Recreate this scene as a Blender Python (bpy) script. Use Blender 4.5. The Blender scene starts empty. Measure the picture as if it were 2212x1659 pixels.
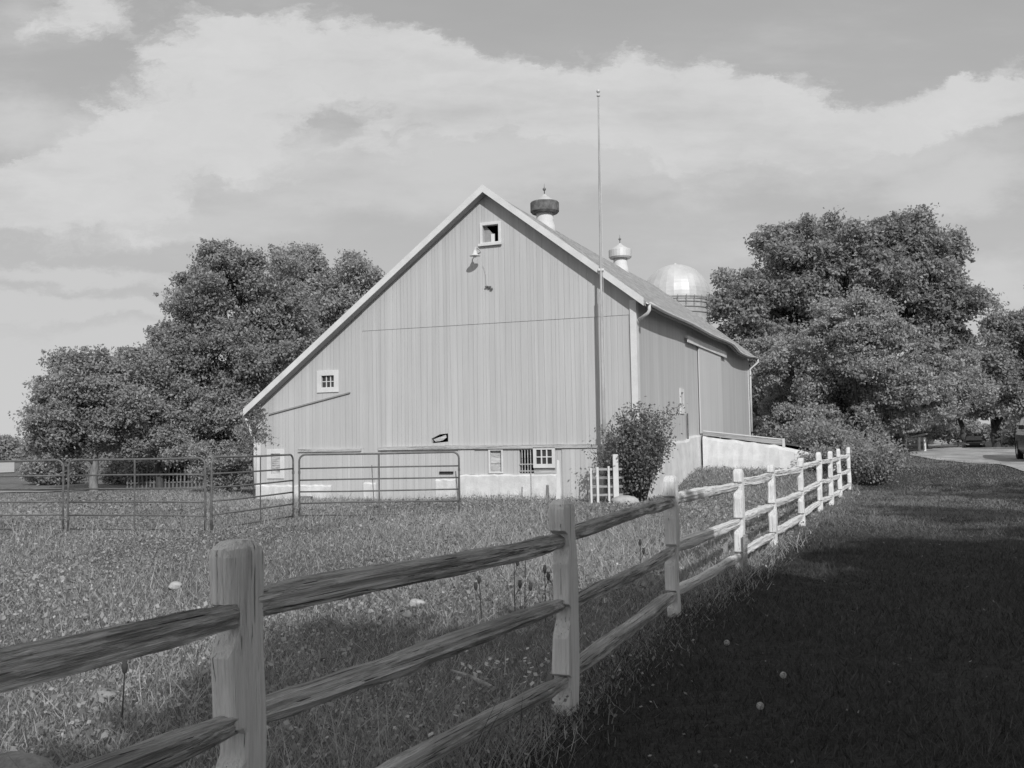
import bpy, bmesh, math, random
import numpy as np
from mathutils import Vector, Matrix

sc = bpy.context.scene
COL = sc.collection
rng = np.random.default_rng(11)
random.seed(5)
R = math.radians

# ------------------------------------------------------------------ camera
EYE = np.array([0.0, 0.0, 1.61])
PITCH, ROLL, FPX, CPX, CPY = R(3.35), R(1.0), 2150.0, 1106.0, 829.5
_F = np.array([0, math.cos(PITCH), math.sin(PITCH)])
_U0 = np.array([0, -math.sin(PITCH), math.cos(PITCH)])
_X = np.array([1.0, 0, 0])
_R = math.cos(ROLL) * _X - math.sin(ROLL) * _U0
_U = math.sin(ROLL) * _X + math.cos(ROLL) * _U0
cam_d = bpy.data.cameras.new("camera")
cam = bpy.data.objects.new("camera", cam_d)
COL.objects.link(cam)
cam_d.sensor_fit = 'HORIZONTAL'
cam_d.sensor_width = 36.0
cam_d.lens = 36.0 * FPX / 2212.0
cam_d.clip_start = 0.05
cam_d.clip_end = 5000
cam.matrix_world = Matrix(((_R[0], _U[0], -_F[0], EYE[0]), (_R[1], _U[1], -_F[1], EYE[1]),
                           (_R[2], _U[2], -_F[2], EYE[2]), (0, 0, 0, 1)))
sc.camera = cam


def ray(px, py):
    return _F + _R * (px - CPX) / FPX - _U * (py - CPY) / FPX


def at(px, py, Y):
    """measured point of the photograph -> world point at depth Y"""
    d = ray(px, py)
    return EYE + d * (Y / d[1])


# ------------------------------------------------------------------ light
SUN_EL = R(33)
SUN_AZ = np.array([0.24, -0.97])
SUN_AZ = SUN_AZ / np.linalg.norm(SUN_AZ)
to_sun = Vector((SUN_AZ[0] * math.cos(SUN_EL), SUN_AZ[1] * math.cos(SUN_EL), math.sin(SUN_EL)))
sun_d = bpy.data.lights.new("sun", 'SUN')
sun_d.energy = 2.7
sun_d.angle = R(0.53)
sun_d.color = (1.0, 1.0, 1.0)      # black-and-white photograph: neutral light
sun = bpy.data.objects.new("sun", sun_d)
COL.objects.link(sun)
sun.rotation_euler = to_sun.to_track_quat('Z', 'Y').to_euler()
sun.location = to_sun * 60

sc.view_settings.view_transform = 'Standard'
sc.view_settings.look = 'None'
sc.view_settings.exposure = 0.0
sc.view_settings.gamma = 1.0
SKY_STRENGTH = 0.10
CLOUD_LEVEL = 0.64      # radiance of sunlit cloud
SKY_GAIN = 1.0


class NT:
    """small node-tree helper"""

    def __init__(self, tree):
        self.t = tree
        self.n = tree.nodes
        self.l = tree.links

    def new(self, kind, **kw):
        nd = self.n.new(kind)
        for k, v in kw.items():
            setattr(nd, k, v)
        return nd

    def put(self, sock, v):
        if isinstance(v, bpy.types.NodeSocket):
            self.l.new(v, sock)
        elif v is not None:
            try:
                sock.default_value = v
            except Exception:
                sock.default_value = (v, v, v, 1) if len(sock.default_value) == 4 else (v, v, v)

    def math(self, op, a, b=None, c=None, clamp=False):
        nd = self.new('ShaderNodeMath', operation=op, use_clamp=clamp)
        self.put(nd.inputs[0], a)
        self.put(nd.inputs[1], b)
        self.put(nd.inputs[2], c)
        return nd.outputs[0]

    def mix(self, f, a, b):
        # scalar lerp
        return self.math('MULTIPLY_ADD', self.math('SUBTRACT', b, a), f, a)

    def ss(self, v, lo, hi, a=0.0, b=1.0, smooth=True):
        nd = self.new('ShaderNodeMapRange')
        nd.interpolation_type = 'SMOOTHSTEP' if smooth else 'LINEAR'
        nd.clamp = True
        self.put(nd.inputs[0], v)
        self.put(nd.inputs[1], lo)
        self.put(nd.inputs[2], hi)
        self.put(nd.inputs[3], a)
        self.put(nd.inputs[4], b)
        return nd.outputs[0]

    def map(self, vec, scale=(1, 1, 1), loc=(0, 0, 0), rot=(0, 0, 0), kind='POINT'):
        nd = self.new('ShaderNodeMapping', vector_type=kind)
        self.l.new(vec, nd.inputs[0])
        nd.inputs['Location'].default_value = loc
        nd.inputs['Rotation'].default_value = rot
        nd.inputs['Scale'].default_value = scale
        return nd.outputs[0]

    def noise(self, vec, scale=5.0, detail=6.0, rough=0.55, dist=0.0, out=0):
        nd = self.new('ShaderNodeTexNoise')
        if vec is not None:
            self.l.new(vec, nd.inputs['Vector'])
        nd.inputs['Scale'].default_value = scale
        nd.inputs['Detail'].default_value = detail
        nd.inputs['Roughness'].default_value = rough
        nd.inputs['Distortion'].default_value = dist
        return nd.outputs[out]

    def sep(self, vec):
        nd = self.new('ShaderNodeSeparateXYZ')
        self.l.new(vec, nd.inputs[0])
        return nd.outputs

    def comb(self, x, y, z=0.0):
        nd = self.new('ShaderNodeCombineXYZ')
        self.put(nd.inputs[0], x)
        self.put(nd.inputs[1], y)
        self.put(nd.inputs[2], z)
        return nd.outputs[0]


def build_world():
    w = bpy.data.worlds.new("World")
    sc.world = w
    w.use_nodes = True
    nt = NT(w.node_tree)
    nt.n.clear()
    sky = nt.new('ShaderNodeTexSky', sky_type='NISHITA')
    sky.sun_disc = False
    sky.sun_elevation = SUN_EL
    sky.sun_rotation = math.atan2(SUN_AZ[0], SUN_AZ[1])
    sky.air_density = 1.0
    sky.dust_density = 1.5
    bw = nt.new('ShaderNodeRGBToBW')
    nt.l.new(sky.outputs[0], bw.inputs[0])
    clear = nt.math('MULTIPLY', bw.outputs[0], SKY_GAIN)
    d = nt.new('ShaderNodeTexCoord').outputs['Generated']
    x, y, z = nt.sep(d)
    yy = nt.math('MAXIMUM', y, 0.12)
    u = nt.math('DIVIDE', x, yy)
    v = nt.math('DIVIDE', z, yy)
    uv = nt.comb(u, v)
    # wispy warp of the cloud edges
    w1 = nt.noise(nt.map(uv, (7, 13, 1)), 1.0, 8, 0.68, out=1)
    vm = nt.new('ShaderNodeVectorMath', operation='MULTIPLY_ADD')
    nt.l.new(w1, vm.inputs[0])
    vm.inputs[1].default_value = (0.16, 0.085, 0)
    vm2 = nt.new('ShaderNodeVectorMath', operation='SUBTRACT')
    nt.l.new(uv, vm2.inputs[0])
    vm2.inputs[1].default_value = (0.08, 0.0425, 0)
    nt.l.new(vm2.outputs[0], vm.inputs[2])
    wuv = vm.outputs[0]

    def blobs(lst):
        tot = 0.0
        for (px, py, rx, ry, ang, wt) in lst:
            q = ray(px, py)
            q = q / q[1]
            m = nt.map(wuv, (rx / FPX, ry / FPX, 1), (q[0], q[2], 0), (0, 0, R(ang)), 'TEXTURE')
            g = nt.new('ShaderNodeTexGradient', gradient_type='SPHERICAL')
            nt.l.new(m, g.inputs[0])
            tot = nt.math('MULTIPLY_ADD', g.outputs[1], wt, tot)
        return tot

    white = blobs([(560, 120, 420, 150, -4, 1.7), (900, 140, 260, 120, -8, 1.4), (320, 320, 380, 170, 6, 1.7),
                   (110, 450, 380, 140, -6, 1.6), (180, 30, 230, 80, 6, 1.2), (1250, 220, 560, 130, -3, 1.6),
                   (1620, 230, 400, 120, -6, 1.4), (1950, 260, 560, 80, 7, 1.3), (2200, 190, 260, 90, 14, 1.1),
                   (750, 300, 420, 130, 0, 0.9), (1500, 300, 420, 120, 0, 0.9)])
    thin = blobs([(1050, 330, 900, 150, -2, 1.0), (1900, 330, 700, 150, 4, 1.0), (180, 585, 420, 34, -2, 1.7),
                  (60, 655, 340, 44, 0, 1.9), (330, 665, 260, 30, 0, 1.3), (2080, 420, 260, 80, 4, 1.0),
                  (60, 880, 560, 330, 0, 1.8), (250, 480, 520, 90, -3, 0.8), (750, 420, 600, 110, 2, 0.6), (1650, 520, 420, 60, 6, 0.7), (2160, 620, 160, 90, 0, 1.2),
                  (30, 270, 240, 110, 0, 0.9), (300, 745, 500, 50, 0, 0.9), (30, 30, 300, 160, 0, 0.7)])
    fb = nt.noise(nt.map(wuv, (9, 17, 1), (3, 1, 0)), 1.0, 10, 0.66)
    fb = nt.math('SUBTRACT', fb, 0.5)
    fb2 = nt.noise(nt.map(uv, (3.0, 11, 1), (7, 2, 0), (0, 0, R(8))), 1.0, 7, 0.6)
    fb2 = nt.math('SUBTRACT', fb2, 0.5)
    m_white = nt.ss(nt.math('MULTIPLY_ADD', fb, 2.3, white), 0.34, 0.92)
    m_thin = nt.ss(nt.math('MULTIPLY_ADD', fb2, 2.0, thin), 0.1, 1.1)
    # clouds over the rest of the sky (all around)
    gen = nt.noise(nt.map(d, (2.2, 2.2, 5)), 1.0, 7, 0.6)
    m_gen = nt.ss(gen, 0.50, 0.66)
    front = nt.ss(y, 0.2, 0.5)
    m_white = nt.mix(front, m_gen, m_white)
    m_thin = nt.mix(front, m_gen, m_thin)
    grey = nt.math('MULTIPLY', nt.math('MULTIPLY_ADD', fb2, 0.25, 0.53), 1 / SKY_STRENGTH)
    # clear air, a veil of thin cloud, then the bright cumulus
    veil = nt.ss(v, 0.0, 0.48, 0.575 / SKY_STRENGTH, 0.43 / SKY_STRENGTH, smooth=False)
    val = nt.mix(0.85, clear, veil)
    val = nt.math('MULTIPLY', nt.math('MULTIPLY_ADD', fb2, 0.22, 1.0), val)
    val = nt.mix(nt.math('MULTIPLY', m_thin, 0.9), val, 0.605 / SKY_STRENGTH)
    val = nt.mix(m_white, val, nt.math('MULTIPLY', nt.math('ADD', nt.math('MULTIPLY_ADD', fb, 0.16, CLOUD_LEVEL), nt.math('MULTIPLY', nt.math('MINIMUM', fb2, 0.0), 0.5)), 1 / SKY_STRENGTH))
    cc = nt.new('ShaderNodeCombineColor')
    for i in range(3):
        nt.l.new(val, cc.inputs[i])
    bg = nt.new('ShaderNodeBackground')
    nt.l.new(cc.outputs[0], bg.inputs[0])
    bg.inputs[1].default_value = SKY_STRENGTH
    out = nt.new('ShaderNodeOutputWorld')
    nt.l.new(bg.outputs[0], out.inputs[0])


build_world()
sc.cycles.max_bounces = 6
sc.cycles.diffuse_bounces = 3
sc.cycles.glossy_bounces = 2
sc.cycles.transmission_bounces = 4
sc.cycles.transparent_max_bounces = 6
sc.cycles.caustics_reflective = False
sc.cycles.caustics_refractive = False


# ------------------------------------------------------------------ object helpers
def link(o, parent=None, label=None, cat=None, group=None, kind=None):
    COL.objects.link(o)
    if parent is not None:
        o.parent = parent
    tag(o, label, cat, group, kind)
    return o


def tag(o, label=None, cat=None, group=None, kind=None):
    if label:
        o['label'] = label
    if cat:
        o['category'] = cat
    if group:
        o['group'] = group
    if kind:
        o['kind'] = kind
    return o


def empty(name, loc=(0, 0, 0), rz=0.0, **kw):
    o = bpy.data.objects.new(name, None)
    o.empty_display_size = 0.2
    o.location = loc
    o.rotation_euler = (0, 0, rz)
    return link(o, **kw)


class MB:
    """collects geometry and links it as ONE mesh object"""

    def __init__(self):
        self.v = []
        self.f = []

    def add(self, verts, faces):
        n = len(self.v)
        self.v += [tuple(p) for p in verts]
        self.f += [tuple(i + n for i in f) for f in faces]
        return self

    def box(self, x0, x1, y0, y1, z0, z1):
        return self.add([(x0, y0, z0), (x1, y0, z0), (x1, y1, z0), (x0, y1, z0),
                         (x0, y0, z1), (x1, y0, z1), (x1, y1, z1), (x0, y1, z1)],
                        [(0, 3, 2, 1), (4, 5, 6, 7), (0, 1, 5, 4), (1, 2, 6, 5), (2, 3, 7, 6), (3, 0, 4, 7)])

    def loft(self, rings, caps=True, closed=True):
        n = len(rings[0])
        vs = [p for r in rings for p in r]
        fs = []
        for i in range(len(rings) - 1):
            for j in range(n if closed else n - 1):
                k = (j + 1) % n
                fs.append((i * n + j, i * n + k, (i + 1) * n + k, (i + 1) * n + j))
        if caps and closed:
            fs.append(tuple(reversed(range(n))))
            fs.append(tuple(range((len(rings) - 1) * n, len(rings) * n)))
        return self.add(vs, fs)

    def tube(self, pts, radii, n=8, caps=True):
        pts = [Vector(p) for p in pts]
        if not hasattr(radii, '__len__'):
            radii = [radii] * len(pts)
        rings = []
        up = Vector((0.13, 0.31, 1)).normalized()
        prev = None
        for i, p in enumerate(pts):
            a = pts[max(0, i - 1)]
            b = pts[min(len(pts) - 1, i + 1)]
            d = (b - a)
            d = d.normalized() if d.length > 1e-9 else Vector((0, 0, 1))
            if prev is None:
                s = d.cross(up if abs(d.dot(up)) < 0.95 else Vector((1, 0, 0))).normalized()
            else:
                s = (prev - d * prev.dot(d)).normalized()
            prev = s
            t = d.cross(s)
            rings.append([p + (s * math.cos(2 * math.pi * k / n) + t * math.sin(2 * math.pi * k / n)) * radii[i]
                          for k in range(n)])
        return self.loft(rings, caps)

    def lathe(self, prof, n=20, c=(0, 0, 0)):
        rings = [[(c[0] + r * math.cos(2 * math.pi * k / n), c[1] + r * math.sin(2 * math.pi * k / n), c[2] + z)
                  for k in range(n)] for r, z in prof]
        return self.loft(rings)

    def prism(self, poly, axis, a, b):
        """poly: 2-D outline; axis 'x' (poly = y,z) or 'y' (poly = x,z) or 'z' (poly = x,y)"""
        def m(p, t):
            return {'x': (t, p[0], p[1]), 'y': (p[0], t, p[1]), 'z': (p[0], p[1], t)}[axis]
        n = len(poly)
        vs = [m(p, a) for p in poly] + [m(p, b) for p in poly]
        fs = [tuple(range(n)), tuple(range(2 * n - 1, n - 1, -1))]
        fs += [(i, (i + 1) % n, n + (i + 1) % n, n + i) for i in range(n)]
        return self.add(vs, fs)

    def build(self, name, mat, parent=None, smooth=False, bevel=0.0, **kw):
        me = bpy.data.meshes.new(name)
        me.from_pydata(self.v, [], self.f)
        bm = bmesh.new()
        bm.from_mesh(me)
        bmesh.ops.recalc_face_normals(bm, faces=bm.faces)
        if bevel:
            bmesh.ops.bevel(bm, geom=bm.edges[:], offset=bevel, segments=1, affect='EDGES')
        bm.to_mesh(me)
        bm.free()
        if smooth:
            me.polygons.foreach_set('use_smooth', [True] * len(me.polygons))
        me.materials.append(mat)
        me.update()
        return link(bpy.data.objects.new(name, me), parent, **kw)


def np_mesh(name, V, F, mat, parent=None, tone=None, smooth=False, **kw):
    me = bpy.data.meshes.new(name)
    m, k = F.shape
    me.vertices.add(len(V))
    me.vertices.foreach_set('co', np.ascontiguousarray(V, np.float32).ravel())
    me.loops.add(m * k)
    me.loops.foreach_set('vertex_index', np.ascontiguousarray(F, np.int32).ravel())
    me.polygons.add(m)
    me.polygons.foreach_set('loop_start', np.arange(0, m * k, k, dtype=np.int32))
    if smooth:
        me.polygons.foreach_set('use_smooth', np.ones(m, bool))
    me.update(calc_edges=True)
    if tone is not None:
        a = me.attributes.new('tone', 'FLOAT', 'FACE')
        a.data.foreach_set('value', np.ascontiguousarray(tone, np.float32))
    me.materials.append(mat)
    return link(bpy.data.objects.new(name, me), parent, **kw)


def copy_tree(o, parent=None):
    c = o.copy()
    COL.objects.link(c)
    c.parent = parent
    for ch in list(o.children):
        copy_tree(ch, c)
    return c


# ------------------------------------------------------------------ materials
def new_mat(name):
    m = bpy.data.materials.new(name)
    m.use_nodes = True
    nt = NT(m.node_tree)
    nt.n.clear()
    out = nt.new('ShaderNodeOutputMaterial')
    return m, nt, out


def grey(nt, val):
    cc = nt.new('ShaderNodeCombineColor')
    for i in range(3):
        nt.put(cc.inputs[i], val)
    return cc.outputs[0]


def principled(nt, out, val, rough=0.85, metal=0.0, spec=0.25, bump=None, bump_d=0.01, bump_s=0.6):
    p = nt.new('ShaderNodeBsdfPrincipled')
    nt.l.new(grey(nt, val), p.inputs['Base Color'])
    nt.put(p.inputs['Roughness'], rough)
    p.inputs['Metallic'].default_value = metal
    p.inputs['Specular IOR Level'].default_value = spec
    if bump is not None:
        b = nt.new('ShaderNodeBump')
        b.inputs['Strength'].default_value = bump_s
        b.inputs['Distance'].default_value = bump_d
        nt.l.new(bump, b.inputs['Height'])
        nt.l.new(b.outputs[0], p.inputs['Normal'])
    nt.l.new(p.outputs[0], out.inputs[0])
    return p


def ocoord(nt):
    return nt.new('ShaderNodeTexCoord').outputs['Object']


def speckle(name, lo, hi, scale=6.0, stretch=(1, 1, 1), rough=0.85, bump_d=0.004, detail=8, metal=0.0, spec=0.25,
            fine=40.0):
    m, nt, out = new_mat(name)
    c = nt.map(ocoord(nt), stretch)
    a = nt.noise(c, scale, detail, 0.6)
    b = nt.noise(c, fine, 4, 0.6)
    t = nt.ss(nt.math('MULTIPLY_ADD', b, 0.35, nt.math('MULTIPLY', a, 0.75)), 0.36, 0.74)
    principled(nt, out, nt.mix(t, lo, hi), rough, metal, spec, nt.math('ADD', a, nt.math('MULTIPLY', b, 0.5)), bump_d)
    return m


def siding_mat(name, base, contrast=1.0, board=0.19):
    """vertical weathered boards: every board its own tone, streaks that run down, thin dark joints"""
    m, nt, out = new_mat(name)
    o = ocoord(nt)
    x, y, z = nt.sep(o)
    s = nt.math('ADD', x, y)
    wob = nt.noise(nt.map(o, (1.7, 1.7, 0.02)), 1.0, 2)
    sb = nt.math('DIVIDE', nt.math('MULTIPLY_ADD', wob, 0.5, s), board)
    bid = nt.math('FLOOR', sb)
    fr = nt.math('FRACT', sb)
    wn = nt.new('ShaderNodeTexWhiteNoise', noise_dimensions='1D')
    nt.l.new(bid, wn.inputs['W'])
    joint = nt.math('ABSOLUTE', nt.math('SUBTRACT', fr, 0.5))
    groove = nt.ss(joint, 0.44, 0.5)
    streak = nt.noise(nt.map(o, (5, 5, 0.14)), 1.0, 6, 0.65)
    streak2 = nt.noise(nt.map(o, (26, 26, 0.5)), 1.0, 5, 0.65)
    patch = nt.noise(nt.map(o, (0.5, 0.5, 0.35)), 1.0, 5, 0.6)
    gap = nt.noise(nt.map(o, (3, 3, 0.5)), 1.0, 3)
    v = nt.math('MULTIPLY_ADD', nt.math('SUBTRACT', wn.outputs[0], 0.5), 0.035 * contrast, base)
    v = nt.math('MULTIPLY_ADD', nt.math('SUBTRACT', streak, 0.5), 0.30 * contrast, v)
    v = nt.math('MULTIPLY_ADD', nt.math('SUBTRACT', streak2, 0.5), 0.10 * contrast, v)
    v = nt.math('MULTIPLY_ADD', nt.math('SUBTRACT', patch, 0.5), 0.10 * contrast, v)
    g2 = nt.math('MULTIPLY', groove, nt.ss(gap, 0.40, 0.62))
    v = nt.math('MULTIPLY', v, nt.math('MULTIPLY_ADD', g2, -0.13, 1.0))
    h = nt.math('MULTIPLY_ADD', groove, -1.0, nt.math('MULTIPLY', streak2, 0.3))
    principled(nt, out, v, 0.9, 0, 0.15, h, 0.012, 0.6)
    return m


def wood_mat(name, lo, hi, crack=0.06, axis=0, worn=0.45, dark_top=0.0, gl=0.58, cth=0.625):
    """weathered painted timber, grain along one local axis, cracks and flaked paint"""
    m, nt, out = new_mat(name)
    info = nt.new('ShaderNodeObjectInfo')
    o = ocoord(nt)
    off = nt.new('ShaderNodeVectorMath', operation='ADD')
    nt.l.new(o, off.inputs[0])
    nt.l.new(nt.comb(nt.math('MULTIPLY', info.outputs['Random'], 37.0), nt.math('MULTIPLY', info.outputs['Random'], 11.0),
                     nt.math('MULTIPLY', info.outputs['Random'], 23.0)), off.inputs[1])
    c = off.outputs[0]

    def st(k_along, k_across):
        s = [k_across] * 3
        s[axis] = k_along
        return nt.map(c, tuple(s))
    grain = nt.noise(st(0.35, 70), 1.0, 3, 0.7)
    grain2 = nt.noise(st(0.8, 190), 1.0, 3, 0.7)
    flake = nt.noise(st(4.0, 50), 1.0, 6, 0.72)
    big = nt.noise(st(0.9, 5), 1.0, 4, 0.6)
    cr = nt.ss(nt.noise(st(0.9, 90), 1.0, 3, 0.6), cth, cth + 0.035)
    paint = nt.ss(nt.math('MULTIPLY_ADD', big, 0.5, nt.math('MULTIPLY', flake, 0.7)), worn - 0.05, worn + 0.16)
    gmix = nt.math('MULTIPLY_ADD', grain2, 0.4, nt.math('MULTIPLY', grain, 0.6))
    v = nt.mix(paint, lo, hi)
    v = nt.math('MULTIPLY', v, nt.ss(gmix, 0.32, 0.66, gl, 1.12))
    if dark_top:
        nz = nt.sep(nt.new('ShaderNodeTexCoord').outputs['Normal'])[2]
        lich = nt.math('MULTIPLY', nt.ss(nz, 0.35, 0.8), nt.ss(flake, 0.40, 0.55))
        v = nt.math('MULTIPLY', v, nt.math('MULTIPLY_ADD', lich, -dark_top, 1.0))
    v = nt.mix(nt.math('MULTIPLY', cr, 0.85), v, crack)
    h = nt.math('MULTIPLY_ADD', cr, -0.8, nt.math('MULTIPLY_ADD', gmix, 1.0, nt.math('MULTIPLY', paint, 0.35)))
    principled(nt, out, v, 0.85, 0, 0.2, h, 0.02, 1.0)
    return m


def leaf_mat(name, val, trans=0.35, spread=0.5):
    m, nt, out = new_mat(name)
    at_ = nt.new('ShaderNodeAttribute', attribute_name='tone')
    v = nt.math('MULTIPLY', nt.math('MULTIPLY_ADD', nt.math('SUBTRACT', at_.outputs['Fac'], 0.5), spread * 2, 1.0), val)
    col = grey(nt, v)
    p = nt.new('ShaderNodeBsdfPrincipled')
    nt.l.new(col, p.inputs['Base Color'])
    p.inputs['Roughness'].default_value = 0.55
    p.inputs['Specular IOR Level'].default_value = 0.3
    tr = nt.new('ShaderNodeBsdfTranslucent')
    nt.l.new(col, tr.inputs[0])
    mx = nt.new('ShaderNodeMixShader')
    mx.inputs[0].default_value = trans
    nt.l.new(p.outputs[0], mx.inputs[1])
    nt.l.new(tr.outputs[0], mx.inputs[2])
    nt.l.new(mx.outputs[0], out.inputs[0])
    return m


def plain(name, val, rough=0.6, metal=0.0, spec=0.4):
    m, nt, out = new_mat(name)
    n = nt.noise(ocoord(nt), 9.0, 5, 0.6)
    principled(nt, out, nt.math('MULTIPLY', nt.ss(n, 0.3, 0.7, 0.88, 1.08), val), rough, metal, spec)
    return m


def glass_dark(name, val=0.03, rough=0.08):
    m, nt, out = new_mat(name)
    n = nt.noise(ocoord(nt), 2.0, 3)
    principled(nt, out, nt.math('MULTIPLY', nt.ss(n, 0.3, 0.7, 0.6, 1.4), val), rough, 0, 0.5)
    return m


M = dict(
    siding=siding_mat('barn_siding', 0.575, 0.9, 0.15),
    siding_low=siding_mat('lower_siding', 0.60, 1.0, 0.16),
    door=siding_mat('sliding_door_boards', 0.66, 0.8, 0.22),
    white=speckle('white_paint', 0.68, 0.82, 2.0, rough=0.7, bump_d=0.002),
    stone=speckle('whitewashed_stone', 0.66, 0.84, 2.6, rough=0.9, bump_d=0.03),
    soffit=plain('grey_soffit_board', 0.35, 0.9, spec=0.1),
    ledge=wood_mat('weathered_ledge', 0.40, 0.68, axis=0),
    shingle=None,
    dark=plain('dark_void', 0.03, 0.9, spec=0.1),
    pane=glass_dark('window_glass', 0.05),
    iron=speckle('rusted_iron', 0.09, 0.22, 7.0, rough=0.8),
    galv=speckle('galvanised_sheet', 0.60, 0.76, 1.3, rough=0.5, metal=0.22, bump_d=0.003),
    gate=speckle('painted_tube', 0.10, 0.17, 9.0, rough=0.45, bump_d=0.001, spec=0.5),
    pole=speckle('flagpole_paint', 0.32, 0.55, 3.0, (4, 4, 0.5), rough=0.6),
    post=wood_mat('post_timber', 0.72, 0.88, 0.16, axis=2, worn=0.36, gl=0.88, cth=0.66),
    rail=wood_mat('rail_timber', 0.36, 0.80, 0.05, axis=0, worn=0.50, dark_top=0.45),
    rail_white=wood_mat('painted_rail_timber', 0.50, 0.86, 0.10, axis=0, worn=0.40, gl=0.80, cth=0.66),
    oldwood=speckle('old_grey_wood', 0.14, 0.26, 6.0),
    timber=wood_mat('grey_timber', 0.30, 0.52, 0.06, axis=0),
    bark=speckle('bark', 0.05, 0.13, 5.0, (3, 3, 0.6), bump_d=0.03),
    twig=speckle('bare_twig_bark', 0.24, 0.44, 6.0),
    bark_pale=speckle('pale_bark', 0.16, 0.32, 5.0, (3, 3, 0.6), bump_d=0.02),
    concrete=speckle('silo_staves', 0.42, 0.60, 3.0, bump_d=0.02),
    rock=speckle('field_rock', 0.18, 0.36, 4.0, bump_d=0.03),
    stonew=speckle('pale_rock', 0.36, 0.56, 4.0, bump_d=0.03),
    leaf_a=leaf_mat('leaf_dark', 0.39, 0.42),
    leaf_b=leaf_mat('leaf_mid', 0.40, 0.42),
    leaf_c=leaf_mat('leaf_pale', 0.46, 0.42),
    leaf_s=leaf_mat('shrub_leaf', 0.24),
    meadow=leaf_mat('meadow_blade', 0.34, 0.3, 0.7),
    straw=leaf_mat('dry_stalk', 0.42, 0.2, 0.3),
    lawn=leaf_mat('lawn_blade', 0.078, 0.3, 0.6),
    litter=leaf_mat('leaf_litter', 0.20, 0.2, 0.8),
    petal=leaf_mat('flower_petal', 0.7, 0.3, 0.1),
    seed=plain('dark_seed_head', 0.06, 0.9),
    stem=plain('weed_stem', 0.05, 0.8),
    fluff=plain('seed_fluff', 0.55, 0.9, spec=0.1),
    carpaint=plain('dark_car_paint', 0.02, 0.22, 0.3, 0.5),
    chrome=plain('bright_trim', 0.6, 0.2, 0.9),
    tyre=plain('tyre_rubber', 0.02, 0.85),
    lampglass=plain('headlamp_glass', 0.65, 0.15, 0.2, 0.6),
)


def shingle_mat():
    m, nt, out = new_mat('wood_shingles')
    o = ocoord(nt)
    x, y, z = nt.sep(o)
    row = nt.math('DIVIDE', z, 0.085)
    rid = nt.math('FLOOR', row)
    rf = nt.math('FRACT', row)
    sid = nt.math('FLOOR', nt.math('MULTIPLY_ADD', rid, 0.37, nt.math('DIVIDE', y, 0.16)))
    wn = nt.new('ShaderNodeTexWhiteNoise', noise_dimensions='2D')
    nt.l.new(nt.comb(sid, rid), wn.inputs['Vector'])
    n1 = nt.noise(o, 1.6, 7, 0.65)
    n2 = nt.noise(o, 14.0, 6, 0.7)
    v = nt.math('MULTIPLY_ADD', nt.math('SUBTRACT', wn.outputs[0], 0.5), 0.20, 0.40)
    v = nt.math('MULTIPLY_ADD', nt.math('SUBTRACT', n1, 0.5), 0.3, v)
    v = nt.math('MULTIPLY_ADD', nt.math('SUBTRACT', n2, 0.5), 0.35, v)
    moss = nt.ss(nt.noise(o, 5.0, 6, 0.7), 0.58, 0.66)
    v = nt.mix(nt.math('MULTIPLY', moss, 0.6), v, 0.18)
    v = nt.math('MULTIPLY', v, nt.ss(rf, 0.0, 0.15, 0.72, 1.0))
    h = nt.math('MULTIPLY_ADD', rf, -0.8, nt.math('ADD', wn.outputs[0], n2))
    principled(nt, out, v, 0.9, 0, 0.15, h, 0.03, 0.7)
    return m


M['shingle'] = shingle_mat()


# ------------------------------------------------------------------ terrain
def S(v):
    v = np.clip(v, 0, 1)
    return v * v * (3 - 2 * v)


FN = np.array([0.925, -0.381])
FP = np.array([0.31, 6.17])


def lat(x, y):
    """signed distance from the split rail fence, positive on the lawn side"""
    return (x - FP[0]) * FN[0] + (y - FP[1]) * FN[1]


def H(x, y):
    x = np.asarray(x, float)
    y = np.asarray(y, float)
    rt = S((x - 3.4) / 1.6)
    h = 0.58 * S((y - 29.0) / 4.6) * rt
    h = h + 0.30 * S((y - 35) / 10) * rt - 0.92 * S((y - 50) / 34) * rt + 1.9 * S((y - 100) / 60) * rt
    h = h - 0.11 * S((y - 22) / 8) * S((-x - 0.5) / 6)
    h = h + 0.9 * S((y - 120) / 200) * S((-x) / 30) * 0.6
    h = h + 0.018 * np.sin(x * 0.9 + 1.3) * np.sin(y * 0.7) + 0.012 * np.sin(x * 2.1 + y * 1.7)
    return h


def Hs(x, y):
    return float(H(x, y))


def ground_mat():
    m, nt, out = new_mat('turf_soil')
    o = nt.new('ShaderNodeNewGeometry').outputs['Position']
    x, y, z = nt.sep(o)
    L = nt.math('ADD', nt.math('MULTIPLY', nt.math('SUBTRACT', x, FP[0]), FN[0]),
                nt.math('MULTIPLY', nt.math('SUBTRACT', y, FP[1]), FN[1]))
    n0 = nt.noise(o, 0.35, 6, 0.6)
    n1 = nt.noise(o, 3.0, 8, 0.7)
    n2 = nt.noise(o, 28.0, 6, 0.75)
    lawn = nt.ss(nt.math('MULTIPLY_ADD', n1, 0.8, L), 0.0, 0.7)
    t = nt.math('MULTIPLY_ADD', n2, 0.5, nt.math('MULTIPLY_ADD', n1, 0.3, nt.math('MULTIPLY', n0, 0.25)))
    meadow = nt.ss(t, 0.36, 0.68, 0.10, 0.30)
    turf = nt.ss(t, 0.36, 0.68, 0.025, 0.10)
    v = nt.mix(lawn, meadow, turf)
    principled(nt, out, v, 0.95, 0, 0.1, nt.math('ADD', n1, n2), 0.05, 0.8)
    return m


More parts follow.
